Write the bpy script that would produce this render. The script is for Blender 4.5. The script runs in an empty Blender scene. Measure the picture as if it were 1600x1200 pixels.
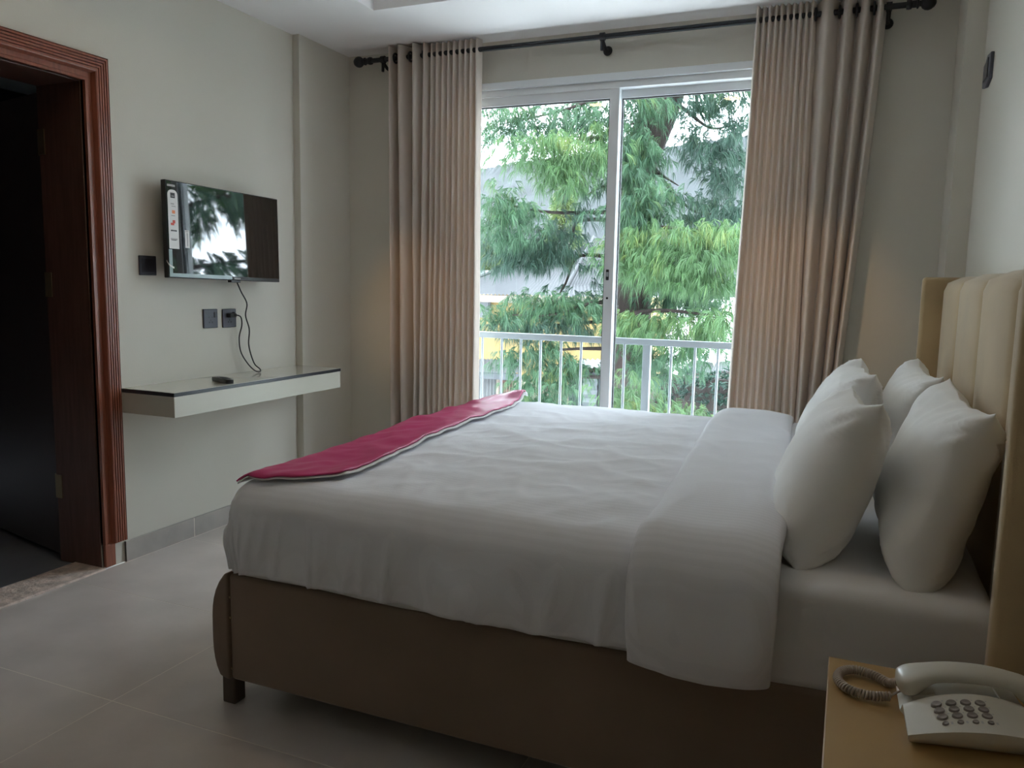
import bpy, bmesh, math, random
from mathutils import Vector, Matrix, noise
from math import sin, cos, pi, sqrt, radians, atan2

random.seed(7)
sc = bpy.context.scene
COL = sc.collection

# ------------------------------------------------------------------ camera
F_PX, YAW, PITCH, ROLL, CAM_Z = 1247.4, radians(22.839), radians(-7.131), radians(1.150), 1.22
_f = Vector((-sin(YAW) * cos(PITCH), cos(YAW) * cos(PITCH), sin(PITCH)))
_r = Vector((cos(YAW), sin(YAW), 0))
_u = _r.cross(_f)
RT = _r * cos(ROLL) + _u * sin(ROLL)
UP = -_r * sin(ROLL) + _u * cos(ROLL)
cam = bpy.data.cameras.new('camera')
cam.sensor_width = 36.0
cam.lens = 36.0 * F_PX / 1600.0
cam.clip_start, cam.clip_end = 0.05, 1000
cam_o = bpy.data.objects.new('camera', cam)
COL.objects.link(cam_o)
m = Matrix((RT, UP, -_f)).transposed().to_4x4()
m.translation = (0, 0, CAM_Z)
cam_o.matrix_world = m
sc.camera = cam_o


def at(px, py, Y):
    """world point seen at photo pixel (px, py) at depth Y"""
    d = RT * ((px - 800) / F_PX) - UP * ((py - 600) / F_PX) + _f
    k = Y / d.y
    return Vector((d.x * k, Y, CAM_Z + d.z * k))


# ------------------------------------------------------------------ world / light / exposure
SKY = 4.6
sc.cycles.max_bounces = 24
sc.cycles.diffuse_bounces = 16
sc.cycles.transparent_max_bounces = 24
w = bpy.data.worlds.new('overcast_sky')
sc.world = w
w.use_nodes = True
bg = w.node_tree.nodes['Background']
bg.inputs[0].default_value = (0.78, 0.885, 1.0, 1)
bg.inputs[1].default_value = SKY

vs = sc.view_settings
vs.view_transform = 'Standard'
vs.look = 'None'
vs.gamma = 1.0
vs.use_curve_mapping = False
vs.exposure = 1.85

# window portal: helps the sky light find the opening
pl = bpy.data.lights.new('window_portal', 'AREA')
pl.shape = 'RECTANGLE'
pl.size, pl.size_y = 1.95, 2.25
pl.cycles.is_portal = True
po = bpy.data.objects.new('window_portal', pl)
COL.objects.link(po)
po.location = (-1.175, 4.27, 1.13)
po.rotation_euler = (radians(-90), 0, 0)

# room measures
XL, XR, YB, YF, ZC = -2.808, 0.417, 4.05, -1.5, 2.50
WALL_T = 0.25

# ------------------------------------------------------------------ materials
MATS = {}


def mat(name, col, rough=0.6, metal=0.0, spec=0.5, bump=0.0, bscale=60, var=0.0, vscale=4, sheen=0.0,
        coat=0.0, stretch=(1, 1, 1), emit=None, estr=0.0, trans=0.0, alpha=1.0):
    mt = bpy.data.materials.new(name)
    mt.use_nodes = True
    nt = mt.node_tree
    b = nt.nodes['Principled BSDF']
    b.inputs['Base Color'].default_value = (*col, 1)
    b.inputs['Roughness'].default_value = rough
    b.inputs['Metallic'].default_value = metal
    b.inputs['Specular IOR Level'].default_value = spec
    if sheen:
        b.inputs['Sheen Weight'].default_value = sheen
        b.inputs['Sheen Roughness'].default_value = 0.4
    if coat:
        b.inputs['Coat Weight'].default_value = coat
        b.inputs['Coat Roughness'].default_value = 0.15
    if emit:
        b.inputs['Emission Color'].default_value = (*emit, 1)
        b.inputs['Emission Strength'].default_value = estr
    if bump or var:
        tc = nt.nodes.new('ShaderNodeTexCoord')
        mp = nt.nodes.new('ShaderNodeMapping')
        mp.inputs['Scale'].default_value = stretch
        nt.links.new(tc.outputs['Object'], mp.inputs['Vector'])
    if var:
        n = nt.nodes.new('ShaderNodeTexNoise')
        n.inputs['Scale'].default_value = vscale
        n.inputs['Detail'].default_value = 6
        nt.links.new(mp.outputs[0], n.inputs['Vector'])
        r = nt.nodes.new('ShaderNodeValToRGB')
        r.color_ramp.elements[0].position = 0.3
        r.color_ramp.elements[1].position = 0.7
        r.color_ramp.elements[0].color = (*[c * (1 - var) for c in col], 1)
        r.color_ramp.elements[1].color = (*[min(1, c * (1 + var)) for c in col], 1)
        nt.links.new(n.outputs['Fac'], r.inputs[0])
        nt.links.new(r.outputs[0], b.inputs['Base Color'])
    if bump:
        n = nt.nodes.new('ShaderNodeTexNoise')
        n.inputs['Scale'].default_value = bscale
        n.inputs['Detail'].default_value = 4
        nt.links.new(mp.outputs[0], n.inputs['Vector'])
        bp = nt.nodes.new('ShaderNodeBump')
        bp.inputs['Strength'].default_value = bump
        bp.inputs['Distance'].default_value = 0.01
        nt.links.new(n.outputs['Fac'], bp.inputs['Height'])
        nt.links.new(bp.outputs[0], b.inputs['Normal'])
    MATS[name] = mt
    return mt


def fabric(name, col, rough=0.9, transl=0.0, tcol=None, sheen=0.0, stripes=None, bump=0.15, bscale=900):
    """cloth: principled (+ some translucency), weave bump, optional woven stripes along x"""
    mt = mat(name, col, rough, spec=0.2, sheen=sheen, bump=bump, bscale=bscale)
    nt = mt.node_tree
    b = nt.nodes['Principled BSDF']
    if stripes:
        tc = nt.nodes.new('ShaderNodeTexCoord')
        wv = nt.nodes.new('ShaderNodeTexWave')
        wv.bands_direction = 'Y'
        wv.inputs['Scale'].default_value = stripes
        nt.links.new(tc.outputs['Object'], wv.inputs['Vector'])
        r = nt.nodes.new('ShaderNodeValToRGB')
        r.color_ramp.elements[0].position = 0.42
        r.color_ramp.elements[1].position = 0.58
        r.color_ramp.elements[0].color = (*[c * .965 for c in col], 1)
        r.color_ramp.elements[1].color = (*col, 1)
        nt.links.new(wv.outputs['Fac'], r.inputs[0])
        nt.links.new(r.outputs[0], b.inputs['Base Color'])
    if transl:
        t = nt.nodes.new('ShaderNodeBsdfTranslucent')
        t.inputs[0].default_value = (*(tcol or col), 1)
        mx = nt.nodes.new('ShaderNodeMixShader')
        mx.inputs[0].default_value = transl
        out = nt.nodes['Material Output']
        nt.links.new(b.outputs[0], mx.inputs[1])
        nt.links.new(t.outputs[0], mx.inputs[2])
        nt.links.new(mx.outputs[0], out.inputs['Surface'])
    return mt


def glass_mat(name):
    mt = bpy.data.materials.new(name)
    mt.use_nodes = True
    nt = mt.node_tree
    nt.nodes.remove(nt.nodes['Principled BSDF'])
    out = nt.nodes['Material Output']
    tr = nt.nodes.new('ShaderNodeBsdfTransparent')
    tr.inputs[0].default_value = (0.985, 0.995, 0.99, 1)
    gl = nt.nodes.new('ShaderNodeBsdfGlossy')
    gl.inputs['Roughness'].default_value = 0.01
    fr = nt.nodes.new('ShaderNodeFresnel')
    fr.inputs[0].default_value = 1.45
    mx = nt.nodes.new('ShaderNodeMixShader')
    ge = nt.nodes.new('ShaderNodeNewGeometry')       # only the outer face of the sheet reflects
    sb = nt.nodes.new('ShaderNodeMath'); sb.operation = 'SUBTRACT'; sb.inputs[0].default_value = 1.0
    ml = nt.nodes.new('ShaderNodeMath'); ml.operation = 'MULTIPLY'
    nt.links.new(ge.outputs['Backfacing'], sb.inputs[1])
    nt.links.new(fr.outputs[0], ml.inputs[0])
    nt.links.new(sb.outputs[0], ml.inputs[1])
    nt.links.new(ml.outputs[0], mx.inputs[0])
    nt.links.new(tr.outputs[0], mx.inputs[1])
    nt.links.new(gl.outputs[0], mx.inputs[2])
    nt.links.new(mx.outputs[0], out.inputs['Surface'])
    MATS[name] = mt
    return mt


def leaf_mat(name, dark, light, tip):
    mt = bpy.data.materials.new(name)
    mt.use_nodes = True
    nt = mt.node_tree
    b = nt.nodes['Principled BSDF']
    b.inputs['Roughness'].default_value = 0.55
    at_ = nt.nodes.new('ShaderNodeAttribute')
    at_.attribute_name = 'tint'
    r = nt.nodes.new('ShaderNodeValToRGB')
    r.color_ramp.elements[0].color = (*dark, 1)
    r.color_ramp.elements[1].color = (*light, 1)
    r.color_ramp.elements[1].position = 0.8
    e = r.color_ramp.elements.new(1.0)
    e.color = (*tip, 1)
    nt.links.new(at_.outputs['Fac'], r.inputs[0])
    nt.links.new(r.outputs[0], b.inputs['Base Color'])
    t = nt.nodes.new('ShaderNodeBsdfTranslucent')
    nt.links.new(r.outputs[0], t.inputs[0])
    mx = nt.nodes.new('ShaderNodeMixShader')
    mx.inputs[0].default_value = 0.35
    nt.links.new(b.outputs[0], mx.inputs[1])
    nt.links.new(t.outputs[0], mx.inputs[2])
    nt.links.new(mx.outputs[0], nt.nodes['Material Output'].inputs['Surface'])
    MATS[name] = mt
    return mt


M_WALL = mat('wall_paint', (0.625, 0.60, 0.53), 0.55, spec=0.35, bump=0.04, bscale=140)
M_CEIL = mat('ceiling_paint', (0.88, 0.87, 0.87), 0.8, bump=0.03, bscale=90)
M_TILE = mat('floor_tile', (0.57, 0.51, 0.475), 0.30, spec=0.5, var=0.13, vscale=3.2, bump=0.05, bscale=30)
M_SKIRT = mat('skirting_tile', (0.40, 0.37, 0.34), 0.35, var=0.1, vscale=9)
M_GROUT = mat('tile_grout', (0.80, 0.74, 0.66), 0.85)
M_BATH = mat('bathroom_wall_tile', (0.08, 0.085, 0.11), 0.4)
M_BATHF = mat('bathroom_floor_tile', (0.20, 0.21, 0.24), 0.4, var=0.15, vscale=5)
M_MARBLE = mat('rough_marble', (0.62, 0.50, 0.43), 0.7, var=0.3, vscale=22, bump=0.8, bscale=50)
M_WOOD = mat('red_brown_wood', (0.25, 0.076, 0.040), 0.38, var=0.25, vscale=14, stretch=(6, 6, 0.5), coat=0.2)
M_WOODD = mat('dark_stained_wood', (0.10, 0.045, 0.032), 0.45, var=0.25, vscale=12, stretch=(6, 6, 0.5))
M_LEAF = mat('dark_door_veneer', (0.045, 0.03, 0.03), 0.5)
M_BRASS = mat('aged_brass', (0.30, 0.23, 0.14), 0.4, metal=0.9)
M_IRON = mat('black_iron', (0.022, 0.024, 0.028), 0.42, metal=0.3)
M_UPVC = mat('white_window_frame', (0.74, 0.77, 0.79), 0.35)
M_RUBBER = mat('black_seal', (0.03, 0.035, 0.035), 0.6)
M_STEELW = mat('white_painted_steel', (0.36, 0.39, 0.42), 0.4, bump=0.1, bscale=80)
M_GLASS = glass_mat('window_glass')
M_CURT = fabric('beige_curtain_satin', (0.72, 0.645, 0.575), 0.6, transl=0.20, tcol=(0.75, 0.63, 0.53), sheen=0.3, bump=0.1)
M_LINEN = fabric('white_bed_linen', (0.76, 0.76, 0.80), 0.85, stripes=18, bump=0.12, bscale=500)
M_SHEET = fabric('white_bed_sheet', (0.72, 0.71, 0.71), 0.9, bump=0.12, bscale=600)
M_PILLOW = fabric('white_pillow_cotton', (0.80, 0.795, 0.78), 0.85, bump=0.12, bscale=600)
M_RED = fabric('crimson_satin', (0.50, 0.045, 0.155), 0.38, sheen=0.0, bump=0.05)
M_VELV = mat('tan_velvet', (0.46, 0.345, 0.20), 0.8, spec=0.2, sheen=0.5, var=0.12, vscale=5, bump=0.08, bscale=400)
M_BASE = mat('brown_bed_upholstery', (0.215, 0.155, 0.115), 0.85, spec=0.2, sheen=0.25, var=0.08, vscale=4, bump=0.1, bscale=500)
M_BASED = mat('dark_bed_leg', (0.09, 0.065, 0.05), 0.6)
M_LAMIN = mat('beige_laminate', (0.60, 0.585, 0.50), 0.5)
M_LAMTOP = mat('glossy_laminate_top', (0.60, 0.58, 0.50), 0.12, coat=0.5)
M_EDGE = mat('black_edge_band', (0.03, 0.033, 0.042), 0.3)
M_BLKPL = mat('black_plastic', (0.018, 0.018, 0.02), 0.4)
M_SCREEN = mat('tv_screen', (0.006, 0.007, 0.008), 0.03, spec=0.9, coat=0.6)
MATS['tv_screen'].node_tree.nodes['Principled BSDF'].inputs['Coat Roughness'].default_value = 0.02
M_STICK = mat('paper_sticker', (0.75, 0.74, 0.72), 0.6)
M_INKK = mat('black_ink', (0.04, 0.04, 0.045), 0.6)
M_INKG = mat('grey_ink', (0.42, 0.41, 0.40), 0.6)
M_INKR = mat('red_ink', (0.65, 0.10, 0.07), 0.6)
M_INKO = mat('orange_ink', (0.75, 0.25, 0.10), 0.6)
M_FILM = mat('protective_film', (0.35, 0.45, 0.45), 0.15)
M_SOCK = mat('slate_grey_plastic', (0.075, 0.08, 0.105), 0.4)
M_SOCKD = mat('dark_plastic', (0.028, 0.028, 0.038), 0.4)
M_NIGHT = mat('golden_tan_board', (0.43, 0.27, 0.105), 0.38, var=0.08, vscale=5)
M_PHONE = mat('cream_plastic', (0.60, 0.56, 0.48), 0.35, coat=0.15)
M_CORD = mat('taupe_cord_plastic', (0.42, 0.35, 0.29), 0.45)
M_KEY = mat('grey_brown_keys', (0.235, 0.20, 0.18), 0.4)
M_LAMP = mat('warm_lamp_diffuser', (0.9, 0.85, 0.7), 0.5, emit=(1.0, 0.76, 0.45), estr=11.0)
M_LAMPR = mat('white_lamp_ring', (0.8, 0.8, 0.78), 0.4)
M_BARK = mat('grey_brown_bark', (0.034, 0.027, 0.024), 0.95, spec=0.1, var=0.4, vscale=6, stretch=(1, 1, 0.25), bump=1.0, bscale=12)
M_TIN = mat('weathered_tin_roof', (0.045, 0.047, 0.049), 0.6, spec=0.1, var=0.10, vscale=1.5)
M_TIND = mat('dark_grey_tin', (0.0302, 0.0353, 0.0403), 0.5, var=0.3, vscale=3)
M_TINM = mat('pale_grey_tin', (0.0538, 0.0605, 0.0672), 0.45, var=0.2, vscale=3)
M_YELL = mat('yellow_house_wall', (0.208, 0.145, 0.0536), 0.9, var=0.12, vscale=2)
M_CONC = mat('stained_plaster_wall', (0.126, 0.0977, 0.0725), 0.9, var=0.2, vscale=3)
M_WHTB = mat('white_weathered_board', (0.0907, 0.0958, 0.0974), 0.7, var=0.12, vscale=4)
M_FASC = mat('pale_timber_fascia', (0.132, 0.11, 0.0882), 0.8, var=0.2, vscale=5)
M_GRILL = mat('rust_red_gate', (0.0945, 0.0347, 0.0252), 0.6)
M_GROUND = mat('pale_bounce_gravel', (0.62, 0.62, 0.60), 0.95, var=0.15, vscale=1.2, bump=0.6, bscale=6)  # made pale to bounce daylight up onto the ceiling
M_HILL = mat('forested_ridge', (0.006, 0.009, 0.009), 0.95, var=0.35, vscale=0.1)
M_LF_MID = leaf_mat('needles_mid_green', (0.019, 0.055, 0.030), (0.050, 0.115, 0.052), (0.085, 0.135, 0.035))
M_LF_BRI = leaf_mat('needles_bright_green', (0.028, 0.070, 0.026), (0.066, 0.138, 0.046), (0.115, 0.155, 0.035))
M_LF_DRK = leaf_mat('needles_blue_green', (0.015, 0.0397, 0.0291), (0.0353, 0.0794, 0.0494), (0.0706, 0.106, 0.0397))
M_LF_YEL = leaf_mat('foliage_yellow_green', (0.0485, 0.0794, 0.0247), (0.097, 0.137, 0.0441), (0.141, 0.159, 0.0485))

# ------------------------------------------------------------------ builders
MW = {}


def tag(o, label=None, cat=None, group=None, kind=None):
    if label: o['label'] = label
    if cat: o['category'] = cat
    if group: o['group'] = group
    if kind: o['kind'] = kind
    return o


def thing(name, label=None, cat=None, loc=(0, 0, 0), rot=None, group=None, kind=None):
    o = bpy.data.objects.new(name, None)
    o.empty_display_size = 0.05
    COL.objects.link(o)
    mw = Matrix.Translation(Vector(loc)) @ (rot.to_4x4() if rot else Matrix.Identity(4))
    o.matrix_world = mw
    MW[o.name] = mw
    return tag(o, label, cat, group, kind)


class MB:
    def __init__(self): self.v, self.f, self.t = [], [], []

    def add(self, vs_, fs):
        k = len(self.v)
        self.v += [tuple(p) for p in vs_]
        self.f += [tuple(i + k for i in f) for f in fs]
        return self

    def box(self, x0, x1, y0, y1, z0, z1):
        v = [(x, y, z) for z in (z0, z1) for y in (y0, y1) for x in (x0, x1)]
        return self.add(v, [(0, 2, 3, 1), (4, 5, 7, 6), (0, 1, 5, 4), (2, 6, 7, 3), (0, 4, 6, 2), (1, 3, 7, 5)])

    def grid(self, fn, nu, nv, cu=False, cv=False):
        v = [fn(i / (nu if cu else nu - 1), j / (nv if cv else nv - 1)) for i in range(nu) for j in range(nv)]
        f = []
        for i in range(nu if cu else nu - 1):
            for j in range(nv if cv else nv - 1):
                a, b = i, (i + 1) % nu
                c, d = j, (j + 1) % nv
                f.append((a * nv + c, b * nv + c, b * nv + d, a * nv + d))
        return self.add(v, f)

    def tube(self, pts, r, n=8, caps=True):
        pts = [Vector(p) for p in pts]
        rs = r if isinstance(r, (list, tuple)) else [r] * len(pts)
        rings = []
        prev = None
        for i, p in enumerate(pts):
            t = (pts[min(i + 1, len(pts) - 1)] - pts[max(i - 1, 0)]).normalized()
            if prev is None:
                a = Vector((0, 0, 1)) if abs(t.z) < 0.9 else Vector((1, 0, 0))
                nn = t.cross(a).normalized()
            else:
                nn = (prev - t * prev.dot(t)).normalized()
            prev = nn
            bb = t.cross(nn)
            rings.append([p + (nn * cos(2 * pi * k / n) + bb * sin(2 * pi * k / n)) * rs[i] for k in range(n)])
        v = [q for ring in rings for q in ring]
        f = []
        for i in range(len(pts) - 1):
            for k in range(n):
                a = i * n + k
                b = i * n + (k + 1) % n
                f.append((a, b, b + n, a + n))
        if caps:
            f.append(tuple(range(n - 1, -1, -1)))
            f.append(tuple((len(pts) - 1) * n + k for k in range(n)))
        return self.add(v, f)

    def lathe(self, prof, mw=Matrix.Identity(4), n=24):
        """prof: list of (r, h) about local z"""
        v, f = [], []
        for r, h in prof:
            for k in range(n):
                v.append(mw @ Vector((r * cos(2 * pi * k / n), r * sin(2 * pi * k / n), h)))
        for i in range(len(prof) - 1):
            for k in range(n):
                a, b = i * n + k, i * n + (k + 1) % n
                f.append((a, b, b + n, a + n))
        f.append(tuple(range(n - 1, -1, -1)))
        f.append(tuple((len(prof) - 1) * n + k for k in range(n)))
        return self.add(v, f)

    def prism(self, poly, axis, a, b):
        """extrude a 2-D polygon (in the two other axes) from a to b along axis 0/1/2"""
        def p(q, t):
            return ((t, q[0], q[1]), (q[0], t, q[1]), (q[0], q[1], t))[axis]
        n = len(poly)
        v = [p(q, a) for q in poly] + [p(q, b) for q in poly]
        f = [tuple(range(n)), tuple(range(2 * n - 1, n - 1, -1))]
        f += [(i, i + n, (i + 1) % n + n, (i + 1) % n) for i in range(n)]
        return self.add(v, f)

    def build(self, name, material, parent=None, smooth=False, bevel=0.0, seg=2, world=True, clean=True, auto=None):
        me = bpy.data.meshes.new(name)
        me.from_pydata([tuple(p) for p in self.v], [], self.f)
        if parent is not None and world and parent.name in MW:
            me.transform(MW[parent.name].inverted())
        if clean or bevel:
            bm = bmesh.new()
            bm.from_mesh(me)
            bmesh.ops.recalc_face_normals(bm, faces=bm.faces)
            if bevel:
                es = [e for e in bm.edges if len(e.link_faces) == 2 and e.calc_face_angle(0) > 0.5]
                bmesh.ops.bevel(bm, geom=es, offset=bevel, segments=seg, profile=0.5, affect='EDGES', clamp_overlap=True)
            bm.to_mesh(me)
            bm.free()
        if smooth:
            me.shade_smooth()
            if auto:
                me.set_sharp_from_angle(angle=radians(auto))
        me.materials.append(material)
        o = bpy.data.objects.new(name, me)
        COL.objects.link(o)
        if parent is not None:
            o.parent = parent
            MW.setdefault(o.name, MW.get(parent.name, Matrix.Identity(4)))
        else:
            MW[o.name] = Matrix.Identity(4)
        return o


def box(name, b, material, parent=None, bevel=0.0, seg=2, **kw):
    return MB().box(*b).build(name, material, parent, bevel=bevel, seg=seg, smooth=bevel > 0 and seg > 2, **kw)


def struct(o, label=None):
    o['kind'] = 'structure'
    if label: o['label'] = label
    return o


def catmull(pts, n=8):
    P = [Vector(p) for p in pts]
    P = [P[0] * 2 - P[1]] + P + [P[-1] * 2 - P[-2]]
    out = []
    for i in range(1, len(P) - 2):
        for k in range(n):
            t = k / n
            a, b, c, d = P[i - 1], P[i], P[i + 1], P[i + 2]
            out.append(0.5 * ((2 * b) + (c - a) * t + (2 * a - 5 * b + 4 * c - d) * t * t + (3 * b - a - 3 * c + d) * t ** 3))
    out.append(P[-2])
    return out


def fbm(x, y, z, o=3):
    return noise.fractal(Vector((x, y, z)), 1.0, 2.0, o)


def ridge(x, y, z):
    return 1 - abs(noise.noise(Vector((x, y, z)))) * 2


def sst(a, b, x):
    t = max(0, min(1, (x - a) / (b - a)))
    return t * t * (3 - 2 * t)


# ================================================================== SETTING
# floor: grout bed + tiles 1.2 x 0.6
fl = struct(box('floor', (XL, XR, YF, YB, -0.12, -0.0006), M_GROUT), 'grout bed under large matt beige-brown floor tiles')
tile_me = {}
GX, GY = -1.895, 1.564
for i in range(-1, 3):
    for j in range(-6, 5):
        x0, x1 = GX + i * 1.2, GX + (i + 1) * 1.2
        y0, y1 = GY + j * 0.6, GY + (j + 1) * 0.6
        x0, x1, y0, y1 = max(x0, XL), min(x1, XR), max(y0, YF), min(y1, YB)
        if x1 - x0 < 0.02 or y1 - y0 < 0.02: continue
        g = 0.0016
        box('tile', (x0 + g, x1 - g, y0 + g, y1 - g, -0.012, 0.0), M_TILE, fl, bevel=0.0004, seg=1)

# left wall with doorway and shallow column at the far end
DY0, DY1, DZ = 1.40, 2.309, 1.973
wl = MB()
X0 = XL - WALL_T
wl.box(X0, XL, YF, DY0, 0, ZC).box(X0, XL, DY0, DY1, DZ, ZC).box(X0, XL, DY1, YB + 0.2, 0, ZC)
wall_left = struct(wl.build('wall_left', M_WALL), 'grey-beige painted wall carrying the television')
struct(box('trim_1', (XL, -2.767, 3.59, YB, 0, ZC), M_WALL), 'shallow painted column beside the far left corner')

# back wall with window opening
WX0, WX1, WZ0, WZ1 = -2.14, -0.21, 0.04, 2.283
wb = MB()
wb.box(XL, WX0, YB, YB + 0.2, 0, ZC).box(WX1, XR, YB, YB + 0.2, 0, ZC).box(WX0, WX1, YB, YB + 0.2, WZ1, ZC).box(WX0, WX1, YB, YB + 0.2, -0.1, WZ0)
struct(wb.build('wall_back', M_WALL), 'grey-beige painted wall around the wide window')
struct(box('wall_right', (XR, XR + 0.2, YF, YB + 0.2, 0, ZC), M_WALL), 'grey-beige painted wall behind the headboard')
struct(box('trim_2', (0.342, XR, 3.74, YB, 0, ZC), M_WALL), 'painted column in the far right corner')
struct(box('wall_front', (XL, XR, YF - 0.2, YF, 0, ZC), M_WALL), 'painted wall behind the viewer')

# ceiling with a recessed tray
TX0, TX1, TY0, TY1, TZ = -2.19, -0.16, -0.9, 3.41, 2.62
cb = MB()
cb.box(XL - 0.3, TX0, YF - 0.2, YB + 0.2, ZC, TZ).box(TX1, XR + 0.2, YF - 0.2, YB + 0.2, ZC, TZ)
cb.box(TX0, TX1, TY1, YB + 0.2, ZC, TZ).box(TX0, TX1, YF - 0.2, TY0, ZC, TZ)
cb.box(XL - 0.3, XR + 0.2, YF - 0.2, YB + 0.2, TZ, TZ + 0.1)
struct(cb.build('ceiling', M_CEIL), 'white ceiling with a recessed centre tray')

# skirting tiles
bl = struct(box('baseboard_left', (XL, XL + 0.0112, 2.412, 3.588, 0, 0.092), M_GROUT), 'stone-look tile skirting under the floating shelf')
for y0, y1 in ((2.412, 2.798), (2.8015, 3.398), (3.4015, 3.589)):
    box('tile', (XL + 0.001, XL + 0.012, y0, y1, 0.002, 0.093), M_SKIRT, bl, bevel=0.001, seg=1)
bb = struct(box('baseboard_back', (-2.76, WX0, YB - 0.0112, YB, 0, 0.092), M_GROUT), 'stone-look tile skirting at the window wall')
for x0, x1 in ((-2.76, -2.4615), (-2.4585, -2.141)):
    box('tile', (x0, x1, YB - 0.012, YB - 0.001, 0.002, 0.093), M_SKIRT, bb, bevel=0.001, seg=1)

# bathroom beyond the doorway
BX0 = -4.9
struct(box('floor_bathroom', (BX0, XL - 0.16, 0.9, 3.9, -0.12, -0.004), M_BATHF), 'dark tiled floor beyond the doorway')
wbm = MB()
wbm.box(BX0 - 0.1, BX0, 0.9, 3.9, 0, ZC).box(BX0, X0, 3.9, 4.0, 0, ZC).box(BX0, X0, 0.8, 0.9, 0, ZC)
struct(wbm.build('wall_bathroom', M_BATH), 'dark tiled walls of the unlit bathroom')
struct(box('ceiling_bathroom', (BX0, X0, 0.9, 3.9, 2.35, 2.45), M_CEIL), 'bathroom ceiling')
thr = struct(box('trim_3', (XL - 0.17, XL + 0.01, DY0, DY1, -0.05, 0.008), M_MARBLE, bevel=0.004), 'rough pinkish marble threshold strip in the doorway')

# door: fluted casing, lining, open leaf
door = thing('door_1', 'red-brown wooden door with fluted casing, leaf swung open into a dark room', None, (XL, (DY0 + DY1) / 2, 0), kind='structure')
# profile (outward offset from the opening, protrusion from the wall)
prof = [(0.0, -0.02), (0.0, 0.014), (0.010, 0.014), (0.013, 0.011), (0.015, 0.004), (0.034, 0.004), (0.037, 0.013), (0.041, 0.024)]
for k in range(5):
    c = 0.045 + k * 0.0112
    prof += [(c, 0.026), (c + 0.0066, 0.026), (c + 0.0076, 0.0185), (c + 0.0100, 0.0185)]
prof += [(0.101, 0.024), (0.103, 0.0), (0.103, -0.001)]


def casing_path(w, h, zb):
    x = XL + h
    return [(x, DY0 - w, zb), (x, DY0 - w, DZ + w), (x, DY1 + w, DZ + w), (x, DY1 + w, zb)]


for nm, a, b in (('casing', 2, 3), ('casing', 1, 2), ('casing', 0, 1)):
    rows = [casing_path(w_, h_, 0.105) for w_, h_ in prof]
    n = len(prof)
    v = [r[a] for r in rows] + [r[b] for r in rows]
    f = [(i, i + 1, i + 1 + n, i + n) for i in range(n - 1)] + [tuple(range(n)), tuple(range(2 * n - 1, n - 1, -1))]
    MB().add(v, f).build(nm, M_WOOD, door)
box('plinth_stub', (XL - 0.01, XL + 0.012, DY1, DY1 + 0.05, 0.008, 0.105), M_WOOD, door, bevel=0.003)
box('plinth_stub', (XL - 0.01, XL + 0.012, DY0 - 0.05, DY0, 0.008, 0.105), M_WOOD, door, bevel=0.003)
J0 = X0 - 0.005
box('jamb', (J0, XL - 0.012, DY1 - 0.004, DY1 + 0.035, 0.0, DZ), M_WOODD, door, bevel=0.002)
box('jamb', (J0, XL - 0.012, DY0 - 0.035, DY0 + 0.004, 0.0, DZ), M_WOODD, door, bevel=0.002)
box('head_jamb', (J0, XL - 0.012, DY0, DY1, DZ - 0.004, DZ + 0.035), M_WOODD, door, bevel=0.002)
# leaf: hinged at the far edge of the lining, swung about 100 degrees
lc = Vector((-3.085, 2.335, 0))
ld = Vector((-0.977, 0.213, 0)).normalized()
ln = Vector((-ld.y, ld.x, 0))
lv = MB()
pts = [lc, lc + ld * 0.86, lc + ld * 0.86 + ln * -0.042, lc + ln * -0.042]
lv.add([(q.x, q.y, z) for z in (0.012, 1.955) for q in pts], [(0, 1, 2, 3), (7, 6, 5, 4), (0, 4, 5, 1), (1, 5, 6, 2), (2, 6, 7, 3), (3, 7, 4, 0)])
leaf = lv.build('door_leaf', M_LEAF, door, bevel=0.003)
# leaf edge lipping and panels
for z0, z1 in ((0.16, 0.85), (1.0, 1.82)):
    q = [lc + ld * 0.12 + ln * -0.046, lc + ld * 0.74 + ln * -0.046, lc + ld * 0.74 + ln * -0.040, lc + ld * 0.12 + ln * -0.040]
    MB().add([(p.x, p.y, z) for z in (z0, z1) for p in q], [(0, 1, 2, 3), (7, 6, 5, 4), (0, 4, 5, 1), (1, 5, 6, 2), (2, 6, 7, 3), (3, 7, 4, 0)]).build('panel', M_LEAF, leaf, bevel=0.002)
q = [lc + ld * -0.004 + ln * -0.041, lc + ld * 0.0 + ln * -0.041, lc + ld * 0.0 + ln * -0.001, lc + ld * -0.004 + ln * -0.001]
MB().add([(p.x, p.y, z) for z in (0.012, 1.955) for p in q], [(0, 1, 2, 3), (7, 6, 5, 4), (0, 4, 5, 1), (1, 5, 6, 2), (2, 6, 7, 3), (3, 7, 4, 0)]).build('lipping', M_WOODD, leaf)
for z in (1.75, 1.18, 0.33):
    hb = MB().tube([(J0 - 0.012, 2.318, z - 0.05), (J0 - 0.012, 2.318, z + 0.05)], 0.008, 10)
    hb.box(J0 - 0.002, J0 + 0.035, 2.301, 2.3045, z - 0.05, z + 0.05)
    hb.build('hinge', M_BRASS, door)

# ------------------------------------------------------------------ window (sliding, floor-length)
win = thing('window_1', 'white sliding window wall with two tall panes and a centre stile', None, (-1.175, YB + 0.06, 0.04), kind='structure')
fr = MB()
Y0, Y1 = YB - 0.025, YB + 0.11
fr.box(WX0, WX1, Y0, Y1, 2.247, WZ1)
fr.box(WX0, WX1, YB - 0.005, Y1, 2.212, 2.247)
fr.box(WX0, WX0 + 0.05, Y0, Y1, WZ0, 2.25).box(WX1 - 0.05, WX1, Y0, Y1, WZ0, 2.25).box(WX0, WX1, Y0, Y1, WZ0, WZ0 + 0.04)
fr.build('frame', M_UPVC, win, bevel=0.003)


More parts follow.
